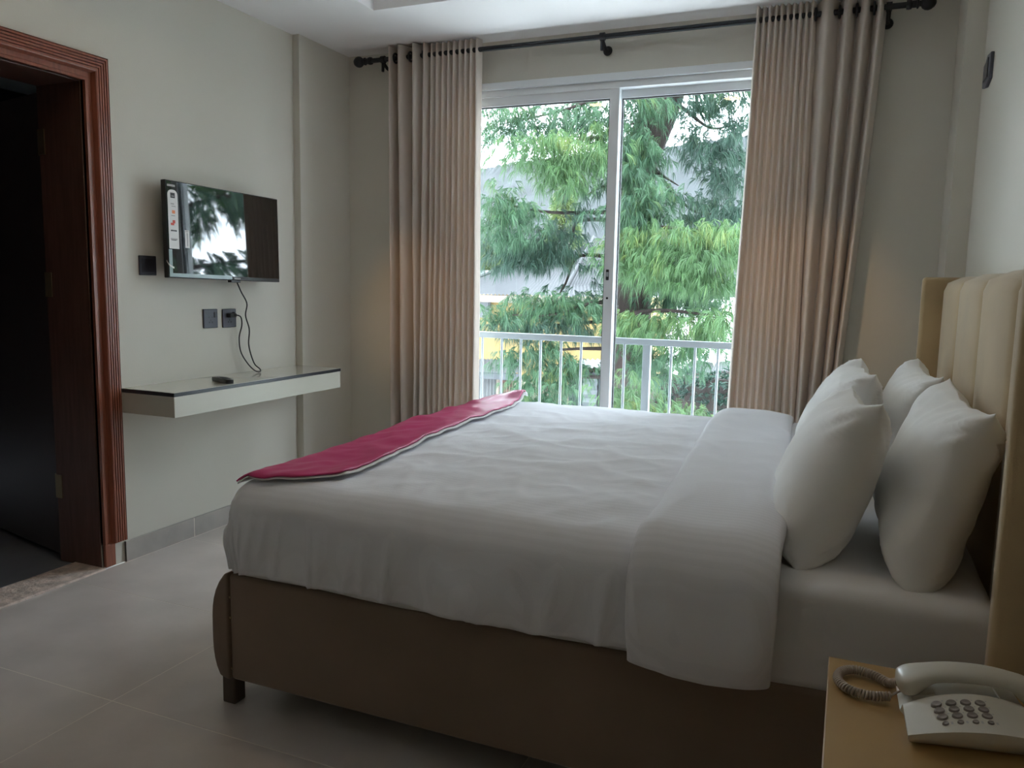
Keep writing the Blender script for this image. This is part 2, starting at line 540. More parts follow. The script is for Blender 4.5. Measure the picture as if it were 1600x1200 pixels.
def sash(x0, x1, ya, yb, z0, z1, sl, sr, rail_top, label):
    s = MB()
    s.box(x0, x0 + sl, ya, yb, z0, z1).box(x1 - sr, x1, ya, yb, z0, z1)
    s.box(x0 + sl, x1 - sr, ya + 0.002, yb - 0.002, z1 - rail_top, z1).box(x0 + sl, x1 - sr, ya + 0.002, yb - 0.002, z0, z0 + 0.07)
    o = s.build('sash', M_UPVC, win, bevel=0.002)
    ym = (ya + yb) / 2
    g = MB()
    g.box(x0 + sl - 0.004, x0 + sl + 0.005, ym - 0.010, ym + 0.010, z0 + 0.06, z1 - rail_top + 0.004)
    g.box(x1 - sr - 0.005, x1 - sr + 0.004, ym - 0.010, ym + 0.010, z0 + 0.06, z1 - rail_top + 0.004)
    g.box(x0 + sl, x1 - sr, ym - 0.010, ym + 0.010, z1 - rail_top - 0.005, z1 - rail_top + 0.004)
    g.build('seal', M_RUBBER, o)
    box('pane', (x0 + sl - 0.003, x1 - sr + 0.003, ym - 0.003, ym + 0.003, z0 + 0.065, z1 - rail_top + 0.003), M_GLASS, o)
    return o


sl_ = sash(WX0 + 0.05, -1.149, YB + 0.002, YB + 0.040, 0.08, 2.215, 0.05, 0.05, 0.05, 'left')
sr_ = sash(-1.20, WX1 - 0.05, YB + 0.052, YB + 0.090, 0.08, 2.225, 0.05, 0.05, 0.052, 'right')
lk = MB().box(-1.188, -1.172, YB - 0.004, YB + 0.003, 1.25, 1.305)
lk.build('latch', M_IRON, sl_, bevel=0.003)
MB().lathe([(0.0, 0), (0.006, 0), (0.006, 0.004), (0, 0.004)], Matrix.Translation((-1.178, YB + 0.003, 1.157)) @ Matrix.Rotation(radians(90), 4, 'X'), 12).build('screw', M_IRON, sl_)
box('pull', (-1.186, -1.174, YB - 0.006, YB + 0.003, 1.268, 1.292), M_STEELW, sl_, bevel=0.002)

# ================================================================== BALCONY RAILING
balc = struct(box('trim_4', (-4.2, 1.4, YB + 0.2, 4.62, -0.2, -0.02), M_UPVC), 'pale tiled balcony slab outside the window')
struct(box('trim_5', (-4.2, 1.4, YB + 0.2, 4.75, 2.62, 2.80), M_STEELW), 'unseen white eave added above the window to shade it')  # eave added out of view to keep the high sky off the bed
rail = thing('balcony_railing', 'white painted steel railing of thin upright bars outside the window', 'railing', (-1.06, 4.5, -0.02))
box('top_rail', (-3.4, 0.6, 4.475, 4.515, 0.889, 0.925), M_STEELW, rail, bevel=0.003)
box('bottom_rail', (-3.4, 0.6, 4.48, 4.51, 0.05, 0.08), M_STEELW, rail, bevel=0.003)
for px in (-1.059, -2.48, 0.36):
    box('post', (px - 0.022, px + 0.022, 4.476, 4.514, -0.02, 0.89), M_STEELW, rail, bevel=0.003)
bx = [-2.354, -2.226, -2.098, -1.966, -1.839, -1.710, -1.579, -1.454, -1.325, -1.192, -0.920, -0.787, -0.662, -0.536, -0.41, -0.284]
for x in bx:
    MB().tube([(x, 4.495, 0.075), (x, 4.495, 0.892)], 0.0075, 10).build('baluster', M_STEELW, rail, smooth=True, auto=50)

# ================================================================== CURTAIN ROD + CURTAINS
RY, RZ = 3.95, 2.437
rod = thing('curtain_rod', 'black iron curtain rod with ball finials above the window', 'curtain rod', (-1.2, RY, RZ))
MB().tube([(-2.60, RY, RZ), (0.18, RY, RZ)], 0.0125, 16).build('pole', M_IRON, rod, smooth=True, auto=50)
for sx, x in ((-1, -2.60), (1, 0.18)):
    r_ = Matrix.Translation((x, RY, RZ)) @ Matrix.Rotation(radians(90 * sx), 4, 'Y')
    MB().lathe([(0.0, -0.05), (0.019, -0.05), (0.021, -0.04), (0.019, -0.03), (0.015, -0.028), (0.015, -0.012), (0.020, -0.010), (0.020, -0.004), (0.012, 0.0),
                (0.012, 0.006), (0.020, 0.010), (0.028, 0.022), (0.030, 0.034), (0.027, 0.046), (0.018, 0.058), (0.008, 0.064), (0.0, 0.065)], r_, 20).build('finial', M_IRON, rod, smooth=True, auto=60)
for x in (-2.475, -1.217, 0.063):
    b_ = MB()
    b_.tube([(x, YB, 2.395), (x, YB - 0.03, 2.395), (x, YB - 0.06, 2.40), (x, RY, RZ - 0.014)], 0.009, 10)
    b_.lathe([(0, 0), (0.022, 0), (0.024, 0.004), (0.020, 0.012), (0, 0.013)], Matrix.Translation((x, YB, 2.395)) @ Matrix.Rotation(radians(90), 4, 'X'), 18)
    b_.tube([(x - 0.012, RY, RZ), (x + 0.012, RY, RZ)], 0.0195, 18)
    b_.tube([(x, RY, RZ - 0.015), (x, RY - 0.004, RZ - 0.065)], [0.010, 0.008], 10)
    b_.build('bracket', M_IRON, rod, smooth=True, auto=40)


def curtain(label, folds, z0, z1, seed):
    """folds: list of (x_top, x_bottom, amplitude) fold boundaries; each gap between two entries is one forward bulge"""
    root = thing('curtain', label, 'curtain', ((folds[0][0] + folds[-1][0]) / 2, RY, z1), group='curtains beside the window')
    NS, NZ = 14, 44
    cols = []
    for i in range(len(folds) - 1):
        for k in range(NS):
            cols.append((i, k / NS))
    cols.append((len(folds) - 2, 1.0))

    def P(ci, h):
        i, t = ci
        a, b = folds[i], folds[i + 1]
        z = z1 + (z0 - z1) * h
        e = h ** 1.2
        xa, xb = a[0] + (a[1] - a[0]) * e, b[0] + (b[1] - b[0]) * e
        wv = 0.5 - 0.5 * cos(2 * pi * t)          # 0 at the valleys, 1 at the crest
        wv = wv ** 0.75
        amp = a[2] * (1 + 0.35 * e * noise.noise(Vector((i * 1.7, z * 0.9, seed))))
        wob = 0.10 * (b[0] - a[0]) * e * noise.noise(Vector((i * 2.3, z * 1.3, seed + 9)))
        x = xa + (xb - xa) * t + wob * 2 + 0.006 * e * noise.noise(Vector((i * .6, z * 2, seed + 3)))
        # pleats lean a little so that their left flanks overlap
        y = RY + amp * 0.5 - amp * wv + 0.006 * e * noise.noise(Vector((x * 8, z * 1.5, seed + 5)))
        return Vector((x, y, z))
    mb = MB()
    mb.grid(lambda u, v: P(cols[min(len(cols) - 1, int(round(u * (len(cols) - 1))))], v), len(cols), NZ)
    o = mb.build('cloth', M_CURT, root, smooth=True, clean=False)
    sd = o.modifiers.new('thick', 'SOLIDIFY')
    sd.thickness = 0.0025
    sd.offset = 0
    # eyelets round the pole, one each side of every bulge
    for i in range(len(folds)):
        if 0 < i < len(folds) - 1 and folds[i][2] > 0.075:
            x = folds[i][0]
            rg = Matrix.Translation((x, RY, RZ)) @ Matrix.Rotation(radians(90), 4, 'Y')
            e = MB()
            e.grid(lambda u, v: rg @ Vector(((0.024 + 0.0055 * cos(2 * pi * v)) * cos(2 * pi * u), (0.024 + 0.0055 * cos(2 * pi * v)) * sin(2 * pi * u), 0.0055 * sin(2 * pi * v))), 20, 8, True, True)
            e.build('eyelet', M_IRON, root, smooth=True)
    return root


fl_ = [(-2.425, -2.420, 0.10), (-2.395, -2.355, 0.10), (-2.300, -2.262, 0.10), (-2.215, -2.235, 0.085)]
xt, xb_ = -2.215, -2.235
for k in range(10):
    xt += 0.0335
    xb_ += 0.0365 * (1 + 0.25 * sin(k * 2.1))
    fl_.append((xt, xb_, 0.036 + 0.008 * sin(k * 1.9)))
curtain('beige pleated curtain drawn to the left side of the window', fl_, 0.02, 2.492, 3.0)
fr_ = [(-0.493, -0.545, 0.055)]
xt, xb_ = -0.493, -0.545
for k in range(10):
    xt += 0.026
    xb_ += 0.0335 * (1 + 0.25 * sin(k * 1.7 + 1))
    fr_.append((xt, xb_, 0.034 + 0.008 * sin(k * 2.3)))
fr_[-1] = (fr_[-1][0], fr_[-1][1], 0.09)
fr_ += [(-0.135, -0.185, 0.10), (-0.065, -0.135, 0.10), (0.005, -0.105, 0.10), (0.056, -0.075, 0.08)]
curtain('beige pleated curtain drawn to the right side, behind the pillows', fr_, 0.02, 2.492, 11.0)

# ================================================================== CEILING LAMPS (recessed, seen mirrored in the window)
for k, (x, lab) in enumerate(((-1.92, 'round recessed warm ceiling lamp nearest the left wall'), (-0.91, 'round recessed warm ceiling lamp nearest the headboard wall'))):
    y = 1.99
    lp = thing('ceiling_lamp', lab, 'lamp', (x, y, TZ), group='recessed lamps in the ceiling tray')
    T = Matrix.Translation((x, y, TZ)) @ Matrix.Rotation(pi, 4, 'X')
    MB().lathe([(0.058, 0.0), (0.076, 0.0), (0.074, 0.006), (0.060, 0.008), (0.058, 0.004)], T, 32).build('ring', M_LAMPR, lp, smooth=True, auto=40)
    MB().lathe([(0.0, 0.0005), (0.060, 0.0005), (0.060, 0.0085), (0.052, 0.0100), (0.0, 0.0105)], T, 32).build('diffuser', M_LAMP, lp)
    sp = bpy.data.lights.new('lamp_beam', 'SPOT')
    sp.energy = 16
    sp.color = (1.0, 0.60, 0.28)
    sp.spot_size = radians(18)
    sp.spot_blend = 0.9
    sp.shadow_soft_size = 0.05
    so = bpy.data.objects.new('lamp_beam', sp)
    COL.objects.link(so)
    so.location = (x, y, TZ - 0.02)
    tgt = Vector((-2.34, 3.92, 1.15)) if k == 0 else Vector((-0.17, 3.92, 1.25))
    so.rotation_euler = (tgt - so.location).to_track_quat('-Z', 'Y').to_euler()

# ================================================================== TELEVISION
tc_ = Vector((-2.710, 2.970, 1.420))
trot = Matrix.Rotation(radians(-1.47), 3, 'Z') @ Matrix.Rotation(radians(-1.73), 3, 'Y') @ Matrix.Rotation(radians(-1.03), 3, 'X')
tv = thing('television', 'flat black television hung on the left wall above the shelf', 'television', tc_, trot)
TW, TH = 0.706, 0.416


def tvp(name, b, material, par=tv, bevel=0.0, seg=2):
    return MB().box(*b).build(name, material, par, bevel=bevel, seg=seg, world=False)


tvp('bezel', (-0.026, -0.001, -TW / 2, TW / 2, -TH / 2, TH / 2), M_BLKPL, bevel=0.003)
tvp('rear_housing', (-0.072, -0.024, -0.24, 0.24, -TH / 2 + 0.012, 0.09), M_BLKPL, bevel=0.012)
scr = tvp('screen', (-0.004, 0.0008, -TW / 2 + 0.005, TW / 2 - 0.005, -TH / 2 + 0.017, TH / 2 - 0.005), M_SCREEN)
tvp('wall_mount', (-0.094, -0.07, -0.12, 0.12, -0.08, 0.08), M_IRON, bevel=0.002)
# emblem tab and sensor under the screen
tvp('sensor_tab', (-0.02, 0.002, 0.012, 0.075, -TH / 2 - 0.010, -TH / 2 + 0.002), M_BLKPL, bevel=0.002)
tvp('maker_plate', (-0.002, 0.0016, 0.035, 0.075, -TH / 2 + 0.005, -TH / 2 + 0.012), M_INKG)
# stickers: rounded strip with small printed marks, and a narrow bar label
st = MB()
sx, y0, y1, z0, z1, r_ = 0.0012, -TW / 2 + 0.010, -TW / 2 + 0.064, -0.083, TH / 2 - 0.040, 0.022
poly = [(y0, z0), (y1, z0)] + [(y1 - r_ + r_ * cos(a), z1 - r_ + r_ * sin(a)) for a in [i * pi / 16 for i in range(9)]] + [(y0 + r_ + r_ * cos(a), z1 - r_ + r_ * sin(a)) for a in [pi / 2 + i * pi / 16 for i in range(9)]]
st.prism(poly, 0, 0.0007, 0.0014)
sk = st.build('sticker', M_STICK, tv, world=False)


def mark(y, z, w_, h_, material, par):
    yc, zc_ = (y0 + y1) / 2 + y, z1 - z
    MB().box(0.0012, 0.0019, yc - w_ / 2, yc + w_ / 2, zc_ - h_ / 2, zc_ + h_ / 2).build('print', material, par, world=False)


mark(0, 0.024, 0.024, 0.022, M_INKK, sk)
mark(0, 0.027, 0.016, 0.004, M_INKG, sk)
mark(-0.003, 0.060, 0.018, 0.006, M_INKG, sk)
mark(0.003, 0.070, 0.022, 0.004, M_INKG, sk)
mark(0.002, 0.094, 0.016, 0.014, M_INKO, sk)
mark(-0.001, 0.110, 0.020, 0.004, M_INKG, sk)
mark(0.002, 0.136, 0.014, 0.014, M_INKR, sk)
mark(-0.006, 0.146, 0.018, 0.010, M_INKR, sk)
mark(0, 0.174, 0.032, 0.006, M_INKK, sk)
mark(0, 0.176, 0.022, 0.002, M_INKG, sk)
mark(0, 0.210, 0.036, 0.007, M_INKG, sk)
mark(-0.002, 0.214, 0.026, 0.003, M_INKK, sk)
b2 = MB().box(0.0007, 0.0014, -TW / 2 + 0.098, -TW / 2 + 0.122, -0.075, 0.002).build('sticker', M_STICK, tv, world=False)
MB().box(0.0012, 0.0018, -TW / 2 + 0.107, -TW / 2 + 0.114, -0.068, -0.010).build('print', M_INKG, b2, world=False)
MB().box(0.0012, 0.0018, -TW / 2 + 0.102, -TW / 2 + 0.118, -0.006, -0.002).build('print', M_INKG, b2, world=False)
MB().box(0.0007, 0.0013, -TW / 2 + 0.010, -TW / 2 + 0.052, TH / 2 - 0.027, TH / 2 - 0.018).build('maker_plate', M_INKG, tv, world=False)
fm = MB()
fm.box(0.0007, 0.0012, -TW / 2 + 0.006, -TW / 2 + 0.024, -TH / 2 + 0.02, -0.086)
fm.box(0.0012, 0.0017, -TW / 2 + 0.006, 0.02, -TH / 2 + 0.004, -TH / 2 + 0.020)
fm.build('film_edge', M_FILM, tv, world=False)
# loose flap of film at the near side
fp = catmull([(-0.004, -TW / 2 - 0.004, -0.135), (0.004, -TW / 2 + 0.000, -0.150), (0.006, -TW / 2 + 0.014, -0.160), (0.003, -TW / 2 + 0.03, -0.165)], 6)
MB().grid(lambda u, v: fp[int(round(u * (len(fp) - 1)))] + Vector((0, 0, 0.008 * (v - .5))), len(fp), 3).build('film_flap', M_STICK, tv, world=False, smooth=True)

# switch and sockets on the left wall
XS = XL
sw = thing('wall_switch', 'dark square blank switch plate left of the television', 'switch', (XS, 2.586, 1.267))
box('plate', (XS, XS + 0.009, 2.541, 2.631, 1.226, 1.310), M_SOCKD, sw, bevel=0.003)
box('rocker', (XS + 0.008, XS + 0.0115, 2.553, 2.619, 1.238, 1.298), M_SOCKD, sw, bevel=0.002)


def socket(yc, zc_, label):
    s = thing('wall_socket', label, 'socket', (XS, yc, zc_), group='slate grey sockets under the television')
    p = box('plate', (XS, XS + 0.009, yc - 0.045, yc + 0.045, zc_ - 0.045, zc_ + 0.045), M_SOCK, s, bevel=0.003)
    h = MB()
    for (dy, dz, wy, wz) in ((-0.012, 0.006, .008, .004), (0.008, 0.006, .008, .004), (-0.010, -0.018, .006, .008), (0.008, -0.018, .006, .008), (-0.002, -0.008, .004, .008)):
        h.box(XS + 0.0085, XS + 0.0095, yc + dy - wy / 2, yc + dy + wy / 2, zc_ + dz - wz / 2, zc_ + dz + wz / 2)
    h.build('pin_holes', M_RUBBER, s)
    box('rocker', (XS + 0.008, XS + 0.012, yc + 0.020, yc + 0.034, zc_ + 0.004, zc_ + 0.030), M_SOCKD, s, bevel=0.001)
    return s


socket(2.945, 1.029, 'slate grey socket under the television with nothing plugged in')
socket(3.070, 1.027, 'slate grey socket under the television with a black plug in it')

# power cable of the television
cab = thing('power_cable', 'thin black cable looping from the television down to the socket', 'cable', (-2.76, 3.1, 0.76))
cp = [(-2.765, 3.075, 1.225), (-2.745, 3.09, 1.16), (-2.74, 3.125, 1.10), (-2.745, 3.120, 1.04), (-2.75, 3.150, 0.97), (-2.755, 3.150, 0.89), (-2.755, 3.185, 0.80),
      (-2.735, 3.205, 0.768), (-2.72, 3.185, 0.757), (-2.735, 3.165, 0.765), (-2.765, 3.150, 0.80), (-2.775, 3.115, 0.86), (-2.775, 3.105, 0.93), (-2.770, 3.120, 0.99), (-2.765, 3.110, 1.03), (-2.765, 3.085, 1.042), (-2.778, 3.065, 1.043)]
MB().tube(catmull(cp, 8), 0.0032, 8).build('wire', M_BLKPL, cab, smooth=True)
box('plug', (XS + 0.0095, XS + 0.036, 3.045, 3.090, 1.031, 1.052), M_BLKPL, cab, bevel=0.004)

# floating shelf
sh = thing('floating_shelf', 'long beige floating shelf with black edge band under the television', 'shelf', (-2.66, 3.0, 0.648))
SX1 = -2.516
box('body', (XL, SX1 - 0.002, 2.433, 3.588, 0.648, 0.735), M_LAMIN, sh, bevel=0.001, seg=1)
box('edge_band', (XL, SX1, 2.431, 3.589, 0.735, 0.7505), M_EDGE, sh, bevel=0.001, seg=1)
box('top_sheet', (XL, SX1 - 0.003, 2.434, 3.588, 0.7505, 0.752), M_LAMTOP, sh)

# remote control
rc = Vector((-2.605, 2.802, 0.752))
rem = thing('remote_control', 'slim black remote control lying on the floating shelf', 'remote', rc, Matrix.Rotation(radians(-24), 3, 'Z'))
rb = MB()


def remote_pt(u, v):
    a, h = 2 * pi * u, v
    ex = 0.35
    c_, s_ = cos(a), sin(a)
    k = 1.0 - 0.25 * (2 * h - 1) ** 4
    x = 0.082 * (abs(c_) ** ex) * (1 if c_ > 0 else -1) * (0.96 + 0.04 * k)
    y = 0.022 * (abs(s_) ** ex) * (1 if s_ > 0 else -1) * (0.7 + 0.3 * k)
    return Vector((x, y, 0.002 + 0.016 * h + 0.004 * h * sin((x + 0.08) * 18)))


rb.grid(remote_pt, 32, 7, True)
n = len(rb.v)
rb.f.append(tuple(i * 7 for i in range(32)))
rb.f.append(tuple(i * 7 + 6 for i in range(31, -1, -1)))
rb.build('body', M_BLKPL, rem, world=False, smooth=True, auto=50)
for ix in range(7):
    for iy in (-1, 0, 1):
        x = -0.055 + ix * 0.017
        MB().lathe([(0, 0), (0.0042, 0), (0.0038, 0.0016), (0, 0.0018)], Matrix.Translation((x, iy * 0.0105, 0.0172 + 0.004 * sin((x + 0.08) * 18))), 10).build('button', M_SOCKD, rem, world=False)

# small plate on the right wall
wp = thing('wall_lamp_plate', 'small dark six-sided fitting on the right wall above the headboard', 'wall fitting', (XR, 3.55, 2.05))
MB().prism([(3.465, 2.000), (3.545, 1.985), (3.635, 2.000), (3.640, 2.065), (3.555, 2.105), (3.465, 2.095)], 0, XR - 0.012, XR).build('plate', M_SOCK, wp, bevel=0.003)
MB().prism([(3.50, 2.015), (3.60, 2.015), (3.60, 2.075), (3.50, 2.085)], 0, XR - 0.016, XR - 0.010).build('rocker', M_SOCKD, wp, bevel=0.002)

# ================================================================== BED
BY0, BY1, BXF = 1.68, 3.50, -1.56
bed = thing('bed', 'large double bed with tan channelled headboard and brown upholstered base', 'bed', (-0.65, 2.58, 0))
# near and far side rails, head rail hidden
for nm, ya, yb_ in (('side_rail', BY0, BY0 + 0.05), ('side_rail', BY1 - 0.05, BY1)):
    box(nm, (BXF, 0.30, ya, yb_, 0.085, 0.398), M_BASE, bed, bevel=0.012, seg=3)
# padded foot panel, curved outwards
fpn = []
for i in range(13):
    t = i / 12
    fpn.append((BXF - 0.012 - 0.047 * (1 - abs(2 * t - 0.9) ** 3.2 * 0.75), 0.092 + (0.398 - 0.092) * t))
poly = [(BXF + 0.0, 0.085)] + fpn + [(BXF, 0.402)]
MB().prism([(q[0], q[1]) for q in poly], 1, BY0 - 0.006, BY1 + 0.006).build('foot_panel', M_BASE, bed, bevel=0.008, smooth=True, auto=60)
for lx, ly in ((-1.605, 1.695), (-1.605, 3.44), (0.20, 1.70), (0.20, 3.44), (-0.65, 2.58)):
    box('leg', (lx, lx + 0.045, ly, ly + 0.045, 0.0, 0.10), M_BASED, bed, bevel=0.004)
box('slat_base', (BXF + 0.01, 0.29, BY0 + 0.05, BY1 - 0.05, 0.28, 0.335), M_BASED, bed)
# tacks at the corner seam
for z in (0.33, 0.27, 0.12):
    MB().lathe([(0, 0), (0.004, 0), (0.003, 0.002), (0, 0.0025)], Matrix.Translation((BXF + 0.004, BY0 + 0.001, z)) @ Matrix.Rotation(radians(90), 4, 'X'), 10).build('tack', M_BRASS, bed)

# headboard
HB_Y0, HB_Y1, HB_Z = 1.53, 3.53, 1.278
hb = box('headboard', (0.345, XR - 0.004, HB_Y0 - 0.045, HB_Y1 + 0.045, 0.0, HB_Z - 0.03), M_VELV, bed, bevel=0.01)
for k in range(4):
    ya, yb_ = HB_Y0 + k * 0.5, HB_Y0 + (k + 1) * 0.5

    def chan(u, v, ya=ya, yb_=yb_):
        t = u
        bul = (1 - abs(2 * t - 1) ** 3.0)
        # v runs up the face then rolls over the top
        zt = HB_Z
        R = 0.045
        L = zt - 0.30 - R
        s = v * (L + R * pi / 2 + 0.05)
        if s < L:
            nx, nz, px, pz = -1, 0, 0.345, 0.30 + s
        else:
            a = min((s - L) / R, pi / 2)
            nx, nz = -cos(a), sin(a)
            px, pz = 0.345 + R + R * nx, zt - R - 0.0 + R * nz
            if (s - L) / R > pi / 2:
                px += (s - L) - R * pi / 2
        off = 0.002 + 0.030 * bul ** 0.55
        o_ = off if s < L else off
        return Vector((px + nx * o_ - (0.0), ya + (yb_ - ya) * t, pz + nz * (o_ - 0.030)))
    MB().grid(chan, 25, 34).build('channel', M_VELV, hb, smooth=True)
for ya, yb_ in ((HB_Y0 - 0.05, HB_Y0), (HB_Y1, HB_Y1 + 0.05)):
    box('wing', (0.250, XR - 0.002, ya, yb_, 0.0, HB_Z + 0.002), M_VELV, hb, bevel=0.016, seg=4)

# mattress with fitted sheet: rounded slab, faint wrinkles
MY0, MY1, MX0, MX1, MZ = 1.695, 3.485, -1.545, 0.305, 0.612


def drape(cx0, cx1, cy0, cy1, R, zt, a, b):
    """cloth coordinates (a, b) -> world; core rectangle cx0..cx1, cy0..cy1, roll radius R"""
    dx = min(0, a - cx0) + max(0, a - cx1)
    dy = min(0, b - cy0) + max(0, b - cy1)
    s = max(abs(dx), abs(dy))
    px, py = max(cx0, min(cx1, a)), max(cy0, min(cy1, b))
    if s < 1e-9: return Vector((px, py, zt)), Vector((0, 0, 1)), 0.0
    n = Vector((dx, dy, 0)).normalized()
    if s < R * pi / 2:
        t = s / R
        return Vector((px, py, zt - R * (1 - cos(t)))) + n * (R * sin(t)), n * sin(t) + Vector((0, 0, cos(t))), s
    return Vector((px, py, zt - R - (s - R * pi / 2))) + n * R, n, s


ms = MB()
R_ = 0.03
ext = R_ * pi / 2 + 0.19


def matt(u, v):
    a = MX0 + R_ - ext + u * (MX1 - MX0 - 2 * R_ + 2 * ext)
    b = MY0 + R_ - ext + v * (MY1 - MY0 - 2 * R_ + 2 * ext)
    p, n_, s = drape(MX0 + R_, MX1 - R_, MY0 + R_, MY1 - R_, R_, MZ, a, b)
    d = 0.006 * fbm(a * 5, b * 5, 1.3) if s > 0.03 else 0.002 * fbm(a * 6, b * 6, 4.0)
    if s > 0.08:
        d += 0.008 * max(0, ridge(a * 3 + p.z * 4, p.z * 1.5, 7.7)) ** 2
    return p + n_ * d


ms.grid(matt, 110, 110)
mattress = ms.build('mattress', M_SHEET, bed, smooth=True)
sd = mattress.modifiers.new('thick', 'SOLIDIFY'); sd.thickness = 0.004; sd.offset = -1

# duvet
DX0, DX1, QY0, QY1, DR = -1.555, -0.12, 1.642, 3.535, 0.085
ZT0 = 0.668


def top_z(x, y):
    e = sst(1.64, 1.85, y) * sst(3.54, 3.3, y)
    z = 0.010 * e * sst(-1.5, -1.2, x)
    z += 0.010 * fbm(x * 2.2, y * 2.2, 3.1) + 0.0035 * fbm(x * 7, y * 6, 8.2)
    # long soft creases
    c = ridge(x * 1.6 + y * 0.9, y * 3.2 - x * 0.8, 2.2)
    z += 0.012 * max(0, c - 0.55) ** 1.3
    c2 = ridge(x * 5 + 3, y * 3.5 + x * 2.5, 5.2)
    z += 0.007 * max(0, c2 - 0.6) * e
    c3 = ridge(x * 9 - y * 4, y * 7 + 2, 1.2)
    z += 0.004 * max(0, c3 - 0.5)
    return z


def skew(p):
    p.x -= 0.075 * ((p.y - 1.66) / 1.85) * sst(-0.4, -1.3, p.x)
    return p


def duvet_pt(a, b, off=0.0, hem=0.0):
    p, n_, s = drape(DX0 + DR, 99, QY0 + DR, QY1 - DR, DR, ZT0, a, b)
    k = sst(0.24, 0.02, s)
    d = top_z(a, b) * k + off
    if s > 0.03:
        drop = sst(0.05, 0.26, s)
        arc = a if abs(b - 2.58) > 0.8 else b * 1.3 + 5
        sl = arc + 0.10 * (s - 0.1)
        gath = sst(-0.75, -1.2, a)
        g1 = ridge(sl * 17 + 0.6 * noise.noise(Vector((sl * 9, 0, 1))), s * 1.1, 3.3)
        g2 = ridge(sl * 6.5, s * 2.2, 6.1)
        d += drop * (0.017 * (0.3 + 0.7 * gath) * max(0, g1) ** 2 + 0.026 * max(0, g2) ** 2 * (1 - 0.4 * gath)) + 0.012 * drop * fbm(sl * 2.4, s * 3, 9.7)
        # hem hugs the rail top again
        d -= 0.012 * sst(0.20, 0.29, s)
        p.z += 0.010 * sst(0.12, 0.28, s) * noise.noise(Vector((arc * 5, 2, 2)))
    return skew(p + n_ * d)


DEXT = DR * pi / 2 + 0.158
NA, NB = 190, 210
dm = MB()
dm.grid(lambda u, v: duvet_pt(DX0 + DR - DEXT + u * (DX1 - DX0 - DR + DEXT), QY0 + DR - DEXT + v * (QY1 - QY0 - 2 * DR + 2 * DEXT)), NA, NB)
duvet = tag(dm.build('duvet', M_LINEN, None, smooth=True, clean=False), 'white striped satin duvet spread over the bed, turned back near the pillows', 'duvet')
sd = duvet.modifiers.new('thick', 'SOLIDIFY'); sd.thickness = 0.012; sd.offset = -1


# turned-back band at the head of the duvet
def band_pt(u, v):
    b = QY0 + DR - DEXT - 0.02 + v * (QY1 - QY0 - 2 * DR + 2 * DEXT + 0.04)
    yy = (max(QY0, min(QY1, b)) - QY0) / (QY1 - QY0)
    sd_ = max(0, QY0 + DR - b, b - QY1 + DR)
    xl_ = -0.405 - 0.09 * sst(0.0, 1.0, yy) + 0.012 * noise.noise(Vector((b * 3, 1, 5)))
    xr_ = -0.100 - 0.09 * sst(0.1, 1.0, yy) + 0.008 * noise.noise(Vector((b * 4, 7, 5)))
    # section: out along the top, closed round both ends
    ang = pi * (1 - u)
    c_ = cos(ang)
    xx = (abs(c_) ** 0.55) * (1 if c_ > 0 else -1)
    h = 0.050 * (max(0, sin(ang)) ** 0.5)
    h *= 0.85 + 0.25 * noise.noise(Vector((b * 2.2, u * 2, 3)))
    a = (xl_ + xr_) / 2 + xx * (xr_ - xl_) / 2
    p, n_, s = drape(DX0 + DR, 99, QY0 + DR, QY1 - DR, DR, ZT0, a, b)
    k = sst(0.24, 0.02, s)
    d = 0.4 * top_z(a, b) * k + 0.004 + h
    if s > 0.02:
        drop = sst(0.03, 0.28, s)
        d += drop * (0.010 * max(0, ridge(a * 7, s * 1.5, 3.9)) ** 2 + 0.006 * fbm(a * 6, s * 5, 2)) - 0.022 * sst(0.22, 0.31, s)
        p.z += 0.012 * sst(0.15, 0.3, s) * noise.noise(Vector((a * 6, 4, 2)))
    d += 0.004 * max(0, ridge(a * 7 + b * 2, b * 4, 1.7) - 0.4)
    return skew(p + n_ * d)


fb = MB().grid(band_pt, 48, 200).build('folded_band', M_LINEN, duvet, smooth=True, clean=False)
sd = fb.modifiers.new('thick', 'SOLIDIFY'); sd.thickness = 0.008; sd.offset = -1

# crimson runner across the foot
NR = 26, 120


def runner_pt(u, v, off, grow=0.0):
    # u: foot edge -> head edge, v: near end -> far end
    near_l, near_r = Vector((-1.535, 1.700)), Vector((-1.262, 1.790))
    far_l, far_r = Vector((-1.575, 3.33)), Vector((-1.325, 3.52))
    gu = u + grow * (u - 0.15) * 0.5
    lo = near_l.lerp(near_r, gu)
    hi = far_l.lerp(far_r, gu)
    bow = 0.04 * sin(pi * u) * (1 - v)
    q = lo.lerp(hi, v)
    q.y -= bow
    q.x += 0.016 * sin(v * 9 + 1) * u + 0.02 * sin(pi * v) * u
    # undo the skew, the duvet function applies it
    x = q.x
    p = duvet_pt(x, q.y, off)
    p.z += 0.006 * max(0, ridge(x * 8 + q.y * 2, q.y * 6, 4.4) - .3) + 0.004 * fbm(x * 5, q.y * 4, 6)
    p.z += 0.045 * sst(0.90, 1.0, v) * u ** 2
    return p


ru = thing('bed_runner', 'crimson satin runner laid across the foot of the duvet', 'bed runner', (-1.45, 2.6, 0.68))
cl = MB().grid(lambda u, v: runner_pt(u, v, 0.017), *NR).build('cloth', M_RED, ru, smooth=True, clean=False)
sd = cl.modifiers.new('thick', 'SOLIDIFY'); sd.thickness = 0.004; sd.offset = 1
ln_ = MB().grid(lambda u, v: runner_pt(u, v, 0.010, 0.085), *NR).build('lining', M_SHEET, ru, smooth=True, clean=False)
ln_['label'] = 'white lining showing along the edge'
sd = ln_.modifiers.new('thick', 'SOLIDIFY'); sd.thickness = 0.004; sd.offset = 1


